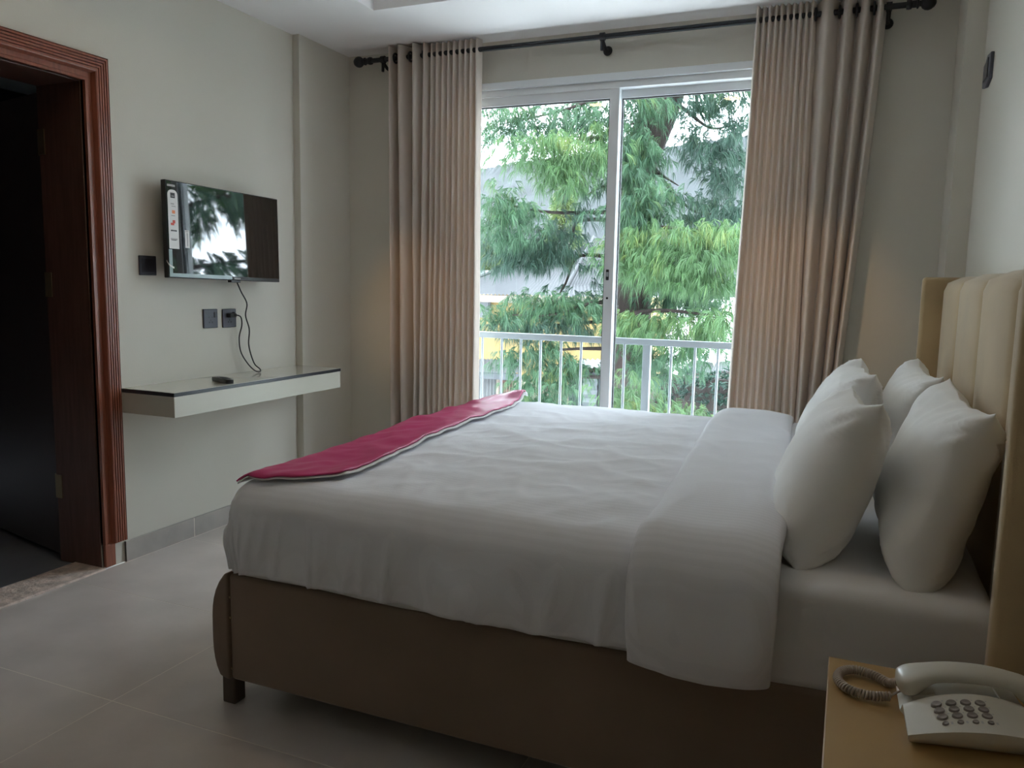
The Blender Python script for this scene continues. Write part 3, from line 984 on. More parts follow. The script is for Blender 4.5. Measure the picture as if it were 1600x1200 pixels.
# pillows
def pillow(label, bottom, top, yrot, length, height, thick, seed, tip=0.0):
    up = (Vector(top) - Vector(bottom))
    up.y = 0
    up.normalize()
    base_up = up.copy()
    ax = Matrix.Rotation(yrot, 3, 'Z') @ Vector((0, 1, tip))
    ax.normalize()
    up = (up - ax * up.dot(ax)).normalized()
    nn = ax.cross(up).normalized()          # thickness direction (towards +x side)
    org = Vector(bottom) + up * height / 2 + ax * length / 2
    rot = Matrix((ax, up, nn)).transposed()
    o = thing('pillow', label, 'pillow', org, rot, group='white pillows against the headboard')
    N = 46

    def side(sg):
        def fn(u, v):
            U, V = 2 * u - 1, 2 * v - 1
            # denser sampling near the seams
            U, V = sin(U * pi / 2), sin(V * pi / 2)
            x = U * length / 2 * (1 - 0.085 * (1 - V * V))
            y = V * height / 2 * (1 - 0.13 * (1 - U * U))
            t = (max(0, 1 - abs(U) ** 3.0) ** 0.52) * (max(0, 1 - abs(V) ** 3.0) ** (0.50 if V < 0 else 0.50 + 0.38 * V))
            t *= 1 - 0.16 * V
            z = sg * thick / 2 * t * (0.98 if sg > 0 else 1.02)
            edge = (1 - t) * min(1, t * 6)
            wr = ridge(U * 4 + seed, V * 4, seed) * 0.5 + ridge(atan2(V - sg * .2, U) * 3.2, seed, 2.1)
            z += sg * 0.010 * edge * max(0, wr) + sg * 0.006 * t * fbm(U * 1.6, V * 1.6, seed + sg)
            r_corner = min((1 - abs(U)) ** 2 + (1 - abs(V)) ** 2, 1)
            z += sg * 0.014 * sst(0.5, 0.05, r_corner) * min(1, t * 5) * ridge(U * 9 + V * 7 * (1 if U * V < 0 else -1), seed, 1)
            # creases and droop
            y += 0.012 * fbm(U * 1.5, seed, 0.3) * (1 - V * V) + 0.010 * noise.noise(Vector((U * 3, V * 3, seed)))
            return Vector((x, y, z))
        return fn
    mb = MB()
    mb.grid(side(1), N, N)
    mb.grid(side(-1), N, N)
    me_o = mb.build('case', M_PILLOW, o, smooth=True, world=False, clean=False)
    bm = bmesh.new()
    bm.from_mesh(me_o.data)
    bmesh.ops.remove_doubles(bm, verts=bm.verts, dist=0.0012)
    bmesh.ops.recalc_face_normals(bm, faces=bm.faces)
    bm.to_mesh(me_o.data)
    bm.free()
    me_o.data.shade_smooth()
    return o


pillow('white pillow standing nearest the viewer, in front of the other', (-0.070, 1.80, 0.612), (0.072, 1.80, 0.972), radians(5), 0.66, 0.400, 0.200, 1.3, -0.05)
pillow('white pillow in the front row on the window side', (-0.075, 2.53, 0.618), (0.085, 2.53, 0.99), radians(3), 0.66, 0.395, 0.20, 4.7)
pillow('white pillow nearest the viewer leaning on the headboard', (0.150, 1.76, 0.606), (0.268, 1.76, 0.985), radians(1.0), 0.68, 0.405, 0.185, 7.9)
pillow('white pillow leaning on the headboard at the window side', (0.140, 2.55, 0.606), (0.250, 2.55, 0.97), radians(2.0), 0.66, 0.395, 0.19, 10.1)

# ================================================================== NIGHTSTAND + TELEPHONE
NZ_ = 0.57
ns = thing('nightstand', 'golden tan bedside table at the lower right, telephone on top', 'nightstand', (0.2, 1.28, 0))
box('top', (0.004, 0.412, 1.07, 1.478, NZ_ - 0.018, NZ_), M_NIGHT, ns, bevel=0.002)
box('side_panel', (0.006, 0.022, 1.085, 1.474, 0.05, NZ_ - 0.018), M_NIGHT, ns, bevel=0.001, seg=1)
box('side_panel', (0.394, 0.410, 1.085, 1.474, 0.05, NZ_ - 0.018), M_NIGHT, ns, bevel=0.001, seg=1)
box('back_panel', (0.022, 0.394, 1.462, 1.472, 0.05, NZ_ - 0.018), M_NIGHT, ns)
box('bottom_panel', (0.022, 0.394, 1.09, 1.462, 0.06, 0.076), M_NIGHT, ns)
for z0, z1 in ((0.082, 0.31), (0.316, 0.548)):
    d = box('drawer', (0.024, 0.392, 1.075, 1.092, z0, z1), M_NIGHT, ns, bevel=0.002)
    MB().tube([(0.16, 1.058, (z0 + z1) / 2), (0.256, 1.058, (z0 + z1) / 2)], 0.006, 10).tube([(0.17, 1.058, (z0 + z1) / 2), (0.17, 1.078, (z0 + z1) / 2)], 0.004, 8).tube([(0.246, 1.058, (z0 + z1) / 2), (0.246, 1.078, (z0 + z1) / 2)], 0.004, 8).build('handle', M_BRASS, d, smooth=True, auto=50)
for x in (0.008, 0.378):
    for y in (1.09, 1.440):
        box('leg', (x, x + 0.03, y, y + 0.03, 0, 0.05), M_BASED, ns, bevel=0.002)

# telephone: local frame, x right, y away, z up; origin at front-left foot
ph_o = Vector((0.1154, 1.2131, NZ_))
ph = thing('telephone', 'cream corded desk telephone on the golden bedside table', 'telephone', ph_o, Matrix.Rotation(0.2115, 3, 'Z'))
PW, PD = 0.225, 0.165


def phone_top(x, y):
    t = x / PW
    return 0.0204 + 0.0256 * (y / PD) + 0.0276 * (1 - (2 * t - 1) ** 2) - 0.026 * sst(0.068, 0.098, y)


def phone_front(x):
    return -0.016 * (1 - (2 * x / PW - 1) ** 2)


pb = MB()
NX, NY = 25, 22


def ph_surf(u, v):
    x = u * PW
    y = phone_front(x) + v * (PD - phone_front(x))
    return Vector((x + (0.026 - 0.052 * u) * v, y, phone_top(x, y)))


pb.grid(ph_surf, NX, NY)
k0 = len(pb.v)


def ph_low(u, v):
    x = u * PW
    y = phone_front(x) + v * (PD - phone_front(x))
    x2 = 0.012 + u * (PW - 0.024) + (0.026 - 0.052 * u) * v
    y2 = 0.020 + v * (PD - 0.026)
    return Vector((x2, y2, 0.0))


# skirt: rim -> mid -> foot rings
ring = [(i / (NX - 1), 0) for i in range(NX)] + [(1, j / (NY - 1)) for j in range(1, NY)] + [(1 - i / (NX - 1), 1) for i in range(1, NX)] + [(0, 1 - j / (NY - 1)) for j in range(1, NY - 1)]
levels = []
for fr__ in (0.0, 0.25, 0.6, 0.9, 1.0):
    lv_ = []
    for (u, v) in ring:
        a_, b_ = ph_surf(u, v), ph_low(u, v)
        q = a_.lerp(b_, fr__)
        # bulging underside: stays out then turns in
        h = fr__ ** 2.2
        q.x = a_.x + (b_.x - a_.x) * h
        q.y = a_.y + (b_.y - a_.y) * h
        lv_.append(q)
    levels.append(lv_)
nr = len(ring)
v = [q for l in levels for q in l]
f = [(i * nr + k, i * nr + (k + 1) % nr, (i + 1) * nr + (k + 1) % nr, (i + 1) * nr + k) for i in range(len(levels) - 1) for k in range(nr)]
f.append(tuple((len(levels) - 1) * nr + k for k in range(nr)))
pb.add(v, f)
pbo = pb.build('body', M_PHONE, ph, world=False)
bm = bmesh.new(); bm.from_mesh(pbo.data)
bmesh.ops.remove_doubles(bm, verts=bm.verts, dist=0.0003)
bmesh.ops.recalc_face_normals(bm, faces=bm.faces)
bm.to_mesh(pbo.data); bm.free()
pbo.data.shade_smooth(); pbo.data.set_sharp_from_angle(angle=radians(38))


def on_phone(x, y, dz=0.0):
    z = phone_top(x, y)
    e = 1e-3
    nx = -(phone_top(x + e, y) - phone_top(x - e, y)) / (2 * e)
    ny = -(phone_top(x, y + e) - phone_top(x, y - e)) / (2 * e)
    n_ = Vector((nx, ny, 1)).normalized()
    return Matrix.Translation(Vector((x, y, z)) + n_ * dz) @ n_.to_track_quat('Z', 'X').to_matrix().to_4x4()


KX0, KDX, KY0, KDY = 0.050, 0.0195, 0.0485, 0.0140
for r in range(4):
    for c in range(4):
        x, y = KX0 + c * KDX + 0.000 * r, KY0 - r * KDY
        sm = 0.6 if r == 3 else 1.0
        T = on_phone(x, y) @ Matrix.Rotation(0, 4, 'Z')
        S = Matrix.Diagonal((1.0, 0.78, 1, 1))
        # local axes of to_track_quat may be rotated, keep the keys round-ish ovals
        q = Matrix.Translation(T.translation) @ Matrix.Diagonal((1.0, 0.80, 1.0, 1))
        kb = MB()
        prof_k = [(0.0072 * sm, -0.002), (0.0072 * sm, 0.0012), (0.0062 * sm, 0.0024), (0.0045 * sm, 0.0022), (0.003 * sm, 0.0018), (0.0, 0.0016)]
        ts = (phone_top(x + .001, y) - phone_top(x - .001, y)) / .002
        ty = 0.030 / PD
        vv, ff = [], []
        nk = 16
        for (rr, hh) in prof_k:
            for kk in range(nk):
                lx, ly = rr * cos(2 * pi * kk / nk), rr * 0.82 * sin(2 * pi * kk / nk)
                vv.append(Vector((x + lx, y + ly, phone_top(x, y) + ts * lx + ty * ly + hh)))
        for i in range(len(prof_k) - 1):
            for kk in range(nk):
                ff.append((i * nk + kk, i * nk + (kk + 1) % nk, (i + 1) * nk + (kk + 1) % nk, (i + 1) * nk + kk))
        kb.add(vv, ff).build('key', M_KEY, ph, world=False, smooth=True, auto=50)
        # printed mark beside the key
        mw_, mh_ = (0.0022, 0.0022) if r < 3 else (0.0030, 0.0050)
        mx, my = x + 0.0095 * (0.9 if r == 3 else 1), y + (0.006 if r < 3 else 0)
        vv = []
        for dx, dy in ((-1, -1), (1, -1), (1, 1), (-1, 1)):
            xx, yy = mx + dx * mw_ / 2, my + dy * mh_ / 2
            vv.append((xx, yy, phone_top(xx, yy) + 0.0004))
        MB().add(vv, [(0, 1, 2, 3)]).build('print', M_INKG, ph, world=False)

# handset lying across the cradle
hp = []
HS_Y = 0.122


def hs(u, v):
    # u along the length, v round the section
    L0, L1 = 0.014, PW - 0.002
    x = L0 + u * (L1 - L0)
    t = 2 * u - 1
    zc_ = 0.068 - 0.021 * abs(t) ** 2.2          # arched spine
    end = max(0.0, 1 - abs(t) ** 14) ** 0.5
    hw = (0.024 + 0.006 * sst(0.55, 0.85, abs(t))) * (0.25 + 0.75 * end)
    th = 0.010 + 0.014 * sst(0.48, 0.80, abs(t)) * end
    a = 2 * pi * v
    c_, s_ = cos(a), sin(a)
    yy = hw * (abs(c_) ** 0.75) * (1 if c_ > 0 else -1)
    zz = (abs(s_) ** 0.8) * (0.010 if s_ > 0 else -th * 1.25)
    zz *= (0.3 + 0.7 * end)
    return Vector((x, HS_Y + yy, zc_ + zz))


hm = MB()
hm.grid(hs, 44, 24, False, True)
hm.f.append(tuple(range(23, -1, -1)))
hm.f.append(tuple(43 * 24 + k for k in range(24)))
hm.build('handset', M_PHONE, ph, world=False, smooth=True)
# cradle ridge behind the keypad
for xa, xb in ((0.034, 0.066), (PW - 0.066, PW - 0.034)):
    vv = []
    for xx in (xa, xb):
        for yy, zz in ((HS_Y - 0.020, 0.0), (HS_Y - 0.016, 0.004), (HS_Y + 0.026, 0.004), (HS_Y + 0.030, 0.0)):
            vv.append((xx, yy, phone_top(xx, yy) + zz - 0.001))
    MB().add(vv, [(0, 1, 5, 4), (1, 2, 6, 5), (2, 3, 7, 6), (0, 4, 7, 3), (0, 3, 2, 1), (4, 5, 6, 7)]).build('cradle', M_PHONE, ph, world=False, bevel=0.001)

# coiled cord: loop lying on the table top
path = catmull([(0.112, 1.372, 0.594), (0.106, 1.381, 0.588), (0.098, 1.394, 0.580), (0.075, 1.412, 0.580), (0.048, 1.420, 0.580), (0.026, 1.404, 0.580), (0.020, 1.372, 0.580), (0.036, 1.343, 0.580), (0.066, 1.335, 0.580), (0.097, 1.343, 0.581)], 60)
coil = []
acc = 0.0
prev = None
for i, p_ in enumerate(path):
    t = (path[min(i + 1, len(path) - 1)] - path[max(i - 1, 0)]).normalized()
    if i: acc += (p_ - path[i - 1]).length
    a0 = Vector((0, 0, 1))
    n1 = t.cross(a0).normalized()
    n2 = n1.cross(t)
    coil.append((p_, n1, n2, acc))
tot = coil[-1][3]
turns = tot / 0.0048
cpts = []
NN = int(turns * 12)
j = 0
for k in range(NN + 1):
    d = tot * k / NN
    while j < len(coil) - 2 and coil[j + 1][3] < d: j += 1
    p0, n1, n2, s0 = coil[j]
    p1 = coil[j + 1][0]
    t = (d - s0) / max(1e-9, coil[j + 1][3] - s0)
    c = p0.lerp(p1, t)
    a = 2 * pi * turns * k / NN
    cpts.append(c + n1 * cos(a) * 0.0058 + n2 * sin(a) * 0.0058)
MB().tube(cpts, 0.00215, 6).tube(catmull([(0.097, 1.343, 0.581), (0.106, 1.346, 0.588), (0.118, 1.350, 0.594), (0.124, 1.342, 0.600), (0.130, 1.344, 0.602)], 6), 0.0017, 6).build('coiled_cord', M_CORD, ph, smooth=True)

# ================================================================== OUTSIDE
# ground falling away below the window
gm = MB()


def ground(u, v):
    x = -90 + u * 150
    y = 4.7 + v ** 2 * 160
    z = -3.6 + 0.25 * fbm(x * .1, y * .1, 1) + 3.0 * sst(40, 160, y)
    return Vector((x, y, z))


gm.grid(ground, 40, 40)
struct(gm.build('ground', M_GROUND, smooth=True), 'gravel ground below and beyond the balcony, made pale to bounce daylight indoors')

# forested ridge
rm = MB()


def ridge_pt(u, v):
    x = -330 + u * 480
    base = 46 + 4.5 * sin(x * 0.018 + 1.2) + 6 * fbm(x * 0.008, 3, 1)
    jag = 1.9 * abs(noise.noise(Vector((x * 0.35, 1, 7)))) + 1.1 * abs(noise.noise(Vector((x * 0.9, 2, 3))))
    z = -6 + (base + 6) * v + (jag if v > 0.99 else 0)
    return Vector((x, 175 + 90 * v + 3 * fbm(x * .05, v * 4, 2), z))


rm.grid(ridge_pt, 900, 14)
rm.grid(lambda u, v: ridge_pt(u, 1.0) + Vector((0, 60 * v + 0.5, -55 * v)), 900, 2)
struct(rm.build('hills', M_HILL, smooth=False, clean=False), 'misty forested mountain ridge on the horizon')

# haze in front of the ridge
hz = MB().box(-300, 120, 70, 165, -4, 130).build('mist', mat('mist_air', (1, 1, 1)), None)
nt = MATS['mist_air'].node_tree
nt.nodes.clear()
out = nt.nodes.new('ShaderNodeOutputMaterial')
vsn = nt.nodes.new('ShaderNodeVolumeScatter')
vsn.inputs['Color'].default_value = (0.80, 0.90, 1.0, 1)
vsn.inputs['Density'].default_value = 0.00017
nt.links.new(vsn.outputs[0], out.inputs['Volume'])
tag(hz, 'thin bluish mist hanging before the mountain ridge', 'mist', kind='stuff')


# -------- foliage
class Leafage:
    def __init__(self): self.v, self.f, self.c = [], [], []

    def tuft(self, p, d, L, n, spread, droop, wdt, tint):
        d = d.normalized()
        a0 = Vector((random.gauss(0, 1), random.gauss(0, 1), random.gauss(0, 1)))
        e1 = d.cross(a0).normalized()
        e2 = d.cross(e1)
        for _ in range(n):
            ang = random.uniform(0, 2 * pi)
            sp = spread * random.uniform(0.3, 1)
            dd = (d + (e1 * cos(ang) + e2 * sin(ang)) * sp).normalized()
            l = L * random.uniform(0.7, 1.1)
            p1 = p + dd * l * 0.5 + Vector((0, 0, -droop * l * 0.15))
            p2 = p + dd * l * 0.85 + Vector((0, 0, -droop * l * 0.62))
            s = dd.cross(Vector((random.uniform(-1, 1), random.uniform(-1, 1), random.uniform(-.3, .3)))).normalized() * wdt
            k = len(self.v)
            self.v += [tuple(p - s * .6), tuple(p + s * .6), tuple(p1 - s), tuple(p1 + s), tuple(p2)]
            self.f += [(k, k + 1, k + 3, k + 2), (k + 2, k + 3, k + 4)]
            t = max(0, min(1, tint + random.gauss(0, 0.10)))
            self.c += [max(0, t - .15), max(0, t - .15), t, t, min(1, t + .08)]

    def build(self, name, material, parent):
        me = bpy.data.meshes.new(name)
        me.from_pydata(self.v, [], self.f)
        if parent is not None and parent.name in MW:
            me.transform(MW[parent.name].inverted())
        at_ = me.attributes.new('tint', 'FLOAT', 'POINT')
        at_.data.foreach_set('value', self.c)
        me.materials.append(material)
        o = bpy.data.objects.new(name, me)
        COL.objects.link(o)
        o.parent = parent
        o['kind'] = 'stuff'
        return o


def trunk(parent, pts, rs, name='trunk'):
    P = catmull(pts, 6)
    rr = []
    for i in range(len(pts) - 1):
        for k in range(6): rr.append(rs[i] + (rs[i + 1] - rs[i]) * k / 6)
    rr.append(rs[-1])
    return MB().tube(P, rr, 10).build(name, M_BARK, parent, smooth=True)


def bough(parent, tree_pts, masses, material, dens, L=0.135, r0=0.03, droop=1.0, bias=0.5):
    """one branch (a path from the trunk) with its foliage masses: (px, py, rx, ry) in photo pixels at depth Y"""
    br = MB().tube(catmull(tree_pts, 5), [r0 * (1 - 0.8 * i / (len(tree_pts) * 5 - 5)) for i in range(len(tree_pts) * 5 - 4)], 6).build('branch', M_BARK, parent, smooth=True)
    lf = Leafage()
    for (px, py, rx, ry, Y) in masses:
        c = at(px, py, Y)
        sx = rx / F_PX * Y * 1.08
        sz = ry / F_PX * Y
        cnt = int(dens * 1.7 * rx * ry / 100)
        # twigs hold the tufts in sprays
        nsp = max(3, cnt // 9)
        for _ in range(nsp):
            a = random.uniform(0, 2 * pi)
            r = sqrt(random.uniform(0, 1))
            q = c + Vector((sx * r * cos(a), random.gauss(0, 0.35) * max(sx, 0.4), sz * r * sin(a)))
            dirx = Vector((q.x - c.x, q.y - c.y, 0))
            dirx = (dirx + Vector((random.gauss(0, .3), random.gauss(0, .3), 0.05))).normalized()
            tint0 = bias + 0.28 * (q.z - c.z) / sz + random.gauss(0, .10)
            for k in range(9):
                t = k / 8
                pp = q + dirx * (t - .5) * 0.42 + Vector((random.gauss(0, .04), random.gauss(0, .04), -0.10 * t * t + random.gauss(0, .03)))
                dd = dirx * 0.55 + Vector((random.gauss(0, .35), random.gauss(0, .35), -0.45 * droop + random.gauss(0, .3)))
                lf.tuft(pp, dd, L * random.uniform(0.75, 1.25), 11, 0.65, droop, 0.0030 * Y / 9, tint0 + 0.1 * t)
    lf.build('needles', material, br)
    return br


def pt(px, py, Y): return at(px, py, Y)


YT = 9.0
# big pine right outside: leaning trunk
tb = at(985, 640, YT)
pine = thing('pine_tree', 'big pine with thick leaning trunk and drooping needles close outside the window', 'tree', (tb.x, tb.y, -3.6))
trunk(pine, [Vector((tb.x + 0.0, YT, -3.7)), at(982, 640, YT), at(980, 480, YT), at(985, 330, YT), at(1000, 250, YT), at(1036, 160, YT), at(1075, 40, YT), at(1100, -120, YT)],
      [0.34, 0.29, 0.27, 0.235, 0.22, 0.20, 0.18, 0.13])
ca = at(980, 400, YT)


def bpath(*pq): return [at(*q) for q in pq]


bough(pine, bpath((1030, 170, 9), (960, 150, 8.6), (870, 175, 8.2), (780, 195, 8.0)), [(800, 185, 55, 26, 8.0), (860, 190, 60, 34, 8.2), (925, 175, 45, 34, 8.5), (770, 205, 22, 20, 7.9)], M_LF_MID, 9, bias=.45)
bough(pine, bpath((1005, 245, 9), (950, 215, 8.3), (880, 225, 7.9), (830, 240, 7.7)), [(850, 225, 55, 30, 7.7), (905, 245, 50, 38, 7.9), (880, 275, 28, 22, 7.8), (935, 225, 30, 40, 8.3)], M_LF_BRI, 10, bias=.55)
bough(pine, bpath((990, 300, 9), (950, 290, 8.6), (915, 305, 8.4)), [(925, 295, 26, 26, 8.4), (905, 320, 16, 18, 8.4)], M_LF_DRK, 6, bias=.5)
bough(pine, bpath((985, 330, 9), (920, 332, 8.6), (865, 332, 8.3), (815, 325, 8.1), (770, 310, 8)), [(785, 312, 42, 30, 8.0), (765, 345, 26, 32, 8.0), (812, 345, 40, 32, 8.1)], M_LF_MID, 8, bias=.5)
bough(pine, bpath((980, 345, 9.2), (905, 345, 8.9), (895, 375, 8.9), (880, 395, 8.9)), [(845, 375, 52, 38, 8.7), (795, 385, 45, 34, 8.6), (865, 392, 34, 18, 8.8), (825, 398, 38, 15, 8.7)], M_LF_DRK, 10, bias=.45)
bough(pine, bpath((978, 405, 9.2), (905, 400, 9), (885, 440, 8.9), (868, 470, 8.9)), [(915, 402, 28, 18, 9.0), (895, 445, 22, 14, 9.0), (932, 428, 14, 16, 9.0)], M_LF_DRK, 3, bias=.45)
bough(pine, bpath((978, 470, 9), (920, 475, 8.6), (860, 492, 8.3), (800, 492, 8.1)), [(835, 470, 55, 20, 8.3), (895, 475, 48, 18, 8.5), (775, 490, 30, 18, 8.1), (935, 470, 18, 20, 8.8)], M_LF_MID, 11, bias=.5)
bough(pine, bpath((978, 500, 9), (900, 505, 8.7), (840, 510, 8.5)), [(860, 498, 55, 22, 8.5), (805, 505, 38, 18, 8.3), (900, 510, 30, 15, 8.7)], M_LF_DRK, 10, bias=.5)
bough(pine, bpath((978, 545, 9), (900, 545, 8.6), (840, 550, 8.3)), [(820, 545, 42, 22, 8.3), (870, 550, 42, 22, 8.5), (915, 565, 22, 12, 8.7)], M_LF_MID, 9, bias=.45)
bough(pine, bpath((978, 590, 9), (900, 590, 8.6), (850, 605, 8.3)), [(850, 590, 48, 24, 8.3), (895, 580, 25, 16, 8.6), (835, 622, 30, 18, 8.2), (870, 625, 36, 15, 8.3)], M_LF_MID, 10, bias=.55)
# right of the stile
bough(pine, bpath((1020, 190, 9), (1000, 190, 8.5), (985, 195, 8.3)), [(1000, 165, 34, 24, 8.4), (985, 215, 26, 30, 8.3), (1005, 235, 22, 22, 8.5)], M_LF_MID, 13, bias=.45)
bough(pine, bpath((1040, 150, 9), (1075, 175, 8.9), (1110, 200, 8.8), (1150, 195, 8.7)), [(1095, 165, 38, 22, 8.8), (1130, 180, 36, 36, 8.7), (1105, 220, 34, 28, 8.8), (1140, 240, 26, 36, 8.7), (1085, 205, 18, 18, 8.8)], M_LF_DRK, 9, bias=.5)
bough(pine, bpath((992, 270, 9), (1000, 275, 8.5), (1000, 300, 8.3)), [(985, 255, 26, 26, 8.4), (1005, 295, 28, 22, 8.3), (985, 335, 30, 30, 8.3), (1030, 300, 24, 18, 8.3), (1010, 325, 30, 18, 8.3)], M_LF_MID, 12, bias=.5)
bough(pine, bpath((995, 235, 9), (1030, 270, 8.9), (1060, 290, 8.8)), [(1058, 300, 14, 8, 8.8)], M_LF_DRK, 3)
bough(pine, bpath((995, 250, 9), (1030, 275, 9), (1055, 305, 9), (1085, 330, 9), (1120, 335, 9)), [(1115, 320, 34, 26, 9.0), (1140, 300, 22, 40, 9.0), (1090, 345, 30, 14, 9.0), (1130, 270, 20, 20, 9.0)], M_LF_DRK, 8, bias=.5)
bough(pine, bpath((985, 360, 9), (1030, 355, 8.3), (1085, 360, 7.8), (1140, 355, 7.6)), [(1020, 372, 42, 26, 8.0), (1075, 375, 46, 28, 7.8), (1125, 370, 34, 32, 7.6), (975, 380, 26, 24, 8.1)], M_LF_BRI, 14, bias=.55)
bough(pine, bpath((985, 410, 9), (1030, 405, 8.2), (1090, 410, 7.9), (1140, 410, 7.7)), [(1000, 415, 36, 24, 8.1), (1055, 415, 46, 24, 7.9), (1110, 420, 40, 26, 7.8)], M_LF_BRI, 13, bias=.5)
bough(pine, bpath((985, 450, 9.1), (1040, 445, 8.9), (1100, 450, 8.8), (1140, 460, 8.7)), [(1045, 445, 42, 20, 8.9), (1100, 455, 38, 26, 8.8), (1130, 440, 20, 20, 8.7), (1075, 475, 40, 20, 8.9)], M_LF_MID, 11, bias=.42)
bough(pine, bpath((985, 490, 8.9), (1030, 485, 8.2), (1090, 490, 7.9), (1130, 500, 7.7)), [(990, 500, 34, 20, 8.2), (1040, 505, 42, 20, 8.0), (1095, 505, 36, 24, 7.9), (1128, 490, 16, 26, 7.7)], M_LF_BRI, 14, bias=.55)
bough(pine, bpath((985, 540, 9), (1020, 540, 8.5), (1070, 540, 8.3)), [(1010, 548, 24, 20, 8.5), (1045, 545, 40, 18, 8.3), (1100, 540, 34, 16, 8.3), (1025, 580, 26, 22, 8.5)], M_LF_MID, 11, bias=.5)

# crown going on above the window head (not in view from the room, shades it)
for k in range(18):
    zz = 3.9 + 0.55 * k * 0.9
    sgn = -1 if k % 2 else 1
    reach = (3.4 if sgn < 0 else 2.4) - 0.12 * k
    c0 = Vector((tb.x + 0.10 * (zz - 1) * 0.6, YT, zz))
    e0 = c0 + Vector((sgn * reach, -0.8 - 0.3 * (k % 3), -0.25))
    br = MB().tube([c0, c0.lerp(e0, .5) + Vector((0, 0, .12)), e0], [0.05, 0.03, 0.01], 6).build('branch', M_BARK, pine, smooth=True)
    lf = Leafage()
    for _ in range(170):
        t = random.uniform(0.05, 1)
        q = c0.lerp(e0, t) + Vector((random.gauss(0, .35), random.gauss(0, .55), random.gauss(0, .22)))
        lf.tuft(q, Vector((sgn * .6 + random.gauss(0, .3), random.gauss(0, .4), -.3)), 0.42, 10, 0.6, 1.0, 0.016, random.uniform(.2, .8))
    lf.build('needles', M_LF_MID, br)

# two more pines: right one mirrored in the television, left one added unseen for shade
for (tx, ty, lab, seed) in ((4.0, 8.6, 'tall pine standing to the right of the balcony, mirrored in the television', 5), (-8.8, 8.2, 'unseen tall pine added left of the balcony to shade the headboard wall', 6)):
    random.seed(seed)
    st_ = thing('pine_tree', lab, 'tree', (tx, ty, -3.6))
    trunk(st_, [(tx, ty, -3.7), (tx + .1, ty, 0), (tx + .05, ty, 3), (tx + .2, ty, 7.5)], [0.32, 0.25, 0.19, 0.06])
    for k in range(34):
        zz = -2.2 + 0.28 * k
        aa = k * 2.4 + random.uniform(-.3, .3)
        reach = random.uniform(2.2, 3.0) * (1 - 0.045 * max(0, k - 14))
        c0 = Vector((tx + .08, ty, zz))
        e0 = c0 + Vector((cos(aa) * reach, sin(aa) * reach * 0.8, random.uniform(-.4, .2)))
        br = MB().tube([c0, c0.lerp(e0, .5) + Vector((0, 0, .12)), e0], [0.05, 0.03, 0.01], 6).build('branch', M_BARK, st_, smooth=True)
        lf = Leafage()
        for _ in range(95):
            t = random.uniform(0.12, 1)
            q = c0.lerp(e0, t) + Vector((random.gauss(0, .35), random.gauss(0, .35), random.gauss(0, .16)))
            lf.tuft(q, Vector((cos(aa) * .6 + random.gauss(0, .3), sin(aa) * .6 + random.gauss(0, .3), -.3)), 0.34, 10, 0.6, 1.0, 0.011, random.uniform(.2, .85))
        lf.build('needles', (M_LF_MID, M_LF_BRI, M_LF_DRK)[k % 3], br)
random.seed(21)

# low bush in front
bp = at(1060, 650, 6.6)
bush = thing('bush', 'yellow-green bushy pine tops just below the balcony railing', 'bush', (bp.x, bp.y, -3.6))
trunk(bush, [Vector((bp.x, bp.y, -3.6)), Vector((bp.x, bp.y, -1.5)), at(1050, 660, 6.6)], [0.08, 0.05, 0.02], 'stem')
bough(bush, bpath((1050, 670, 6.6), (1000, 655, 6.6), (970, 640, 6.6)), [(985, 635, 30, 26, 6.6), (975, 600, 22, 18, 6.6), (1015, 655, 28, 18, 6.6)], M_LF_BRI, 14, L=.11, bias=.6)
bough(bush, bpath((1050, 670, 6.6), (1060, 650, 6.6), (1070, 630, 6.6)), [(1050, 650, 32, 22, 6.6), (1062, 630, 14, 14, 6.6), (1095, 660, 34, 14, 6.6)], M_LF_BRI, 14, L=.11, bias=.62)

# loose conifer behind, yellow-green
for (px, py, Y, hpx, wpx, lab) in ((882, 290, 31, 110, 46, 'yellow-green feathery conifer behind the pine, left pane'), (765, 375, 36, 60, 34, 'pale far conifer at the left edge of the window')):
    top = at(px, py, Y)
    tr = thing('conifer', lab, 'tree', (top.x, Y, -3.2))
    trunk(tr, [(top.x, Y, -3.4), (top.x, Y, (top.z - 3.4) / 2), (top.x, Y, top.z)], [0.22, 0.14, 0.03])
    lf = Leafage()
    H = hpx / F_PX * Y
    W_ = wpx / F_PX * Y
    for _ in range(620):
        t = random.uniform(0, 1) ** 0.7
        a = random.uniform(0, 2 * pi)
        rr = W_ * (0.08 + 0.92 * t) * sqrt(random.uniform(0.1, 1)) * 0.9
        p_ = Vector((top.x + rr * cos(a), Y + rr * sin(a), top.z - t * H * 1.3))
        lf.tuft(p_, Vector((cos(a), sin(a), 0.1)), 0.45, 9, 0.7, 0.4, 0.020, random.uniform(0.2, .85))
    lf.build('foliage', M_LF_YEL, tr)

# dark hedge behind the bush, right pane
hp_ = at(1085, 610, 15)
hd = thing('hedge', 'dark green dense hedge beyond the railing, right pane', 'hedge', (hp_.x, 15, -3.6))
lf = Leafage()
for _ in range(1500):
    x = random.uniform(hp_.x - 0.9, hp_.x + 2.2)
    z = random.uniform(-3.4, -0.25 + 0.15 * noise.noise(Vector((x * 2, 0, 0))))
    lf.tuft(Vector((x, 15 + random.gauss(0, .25), z)), Vector((random.gauss(0, .5), -1, .3)), 0.22, 9, 0.9, 0.3, 0.013, random.uniform(0, .45))
lf.build('foliage', M_LF_DRK, hd)
MB().box(hp_.x - 0.9, hp_.x + 2.2, 14.9, 15.3, -3.6, -0.45).build('woody_core', M_BARK, hd)


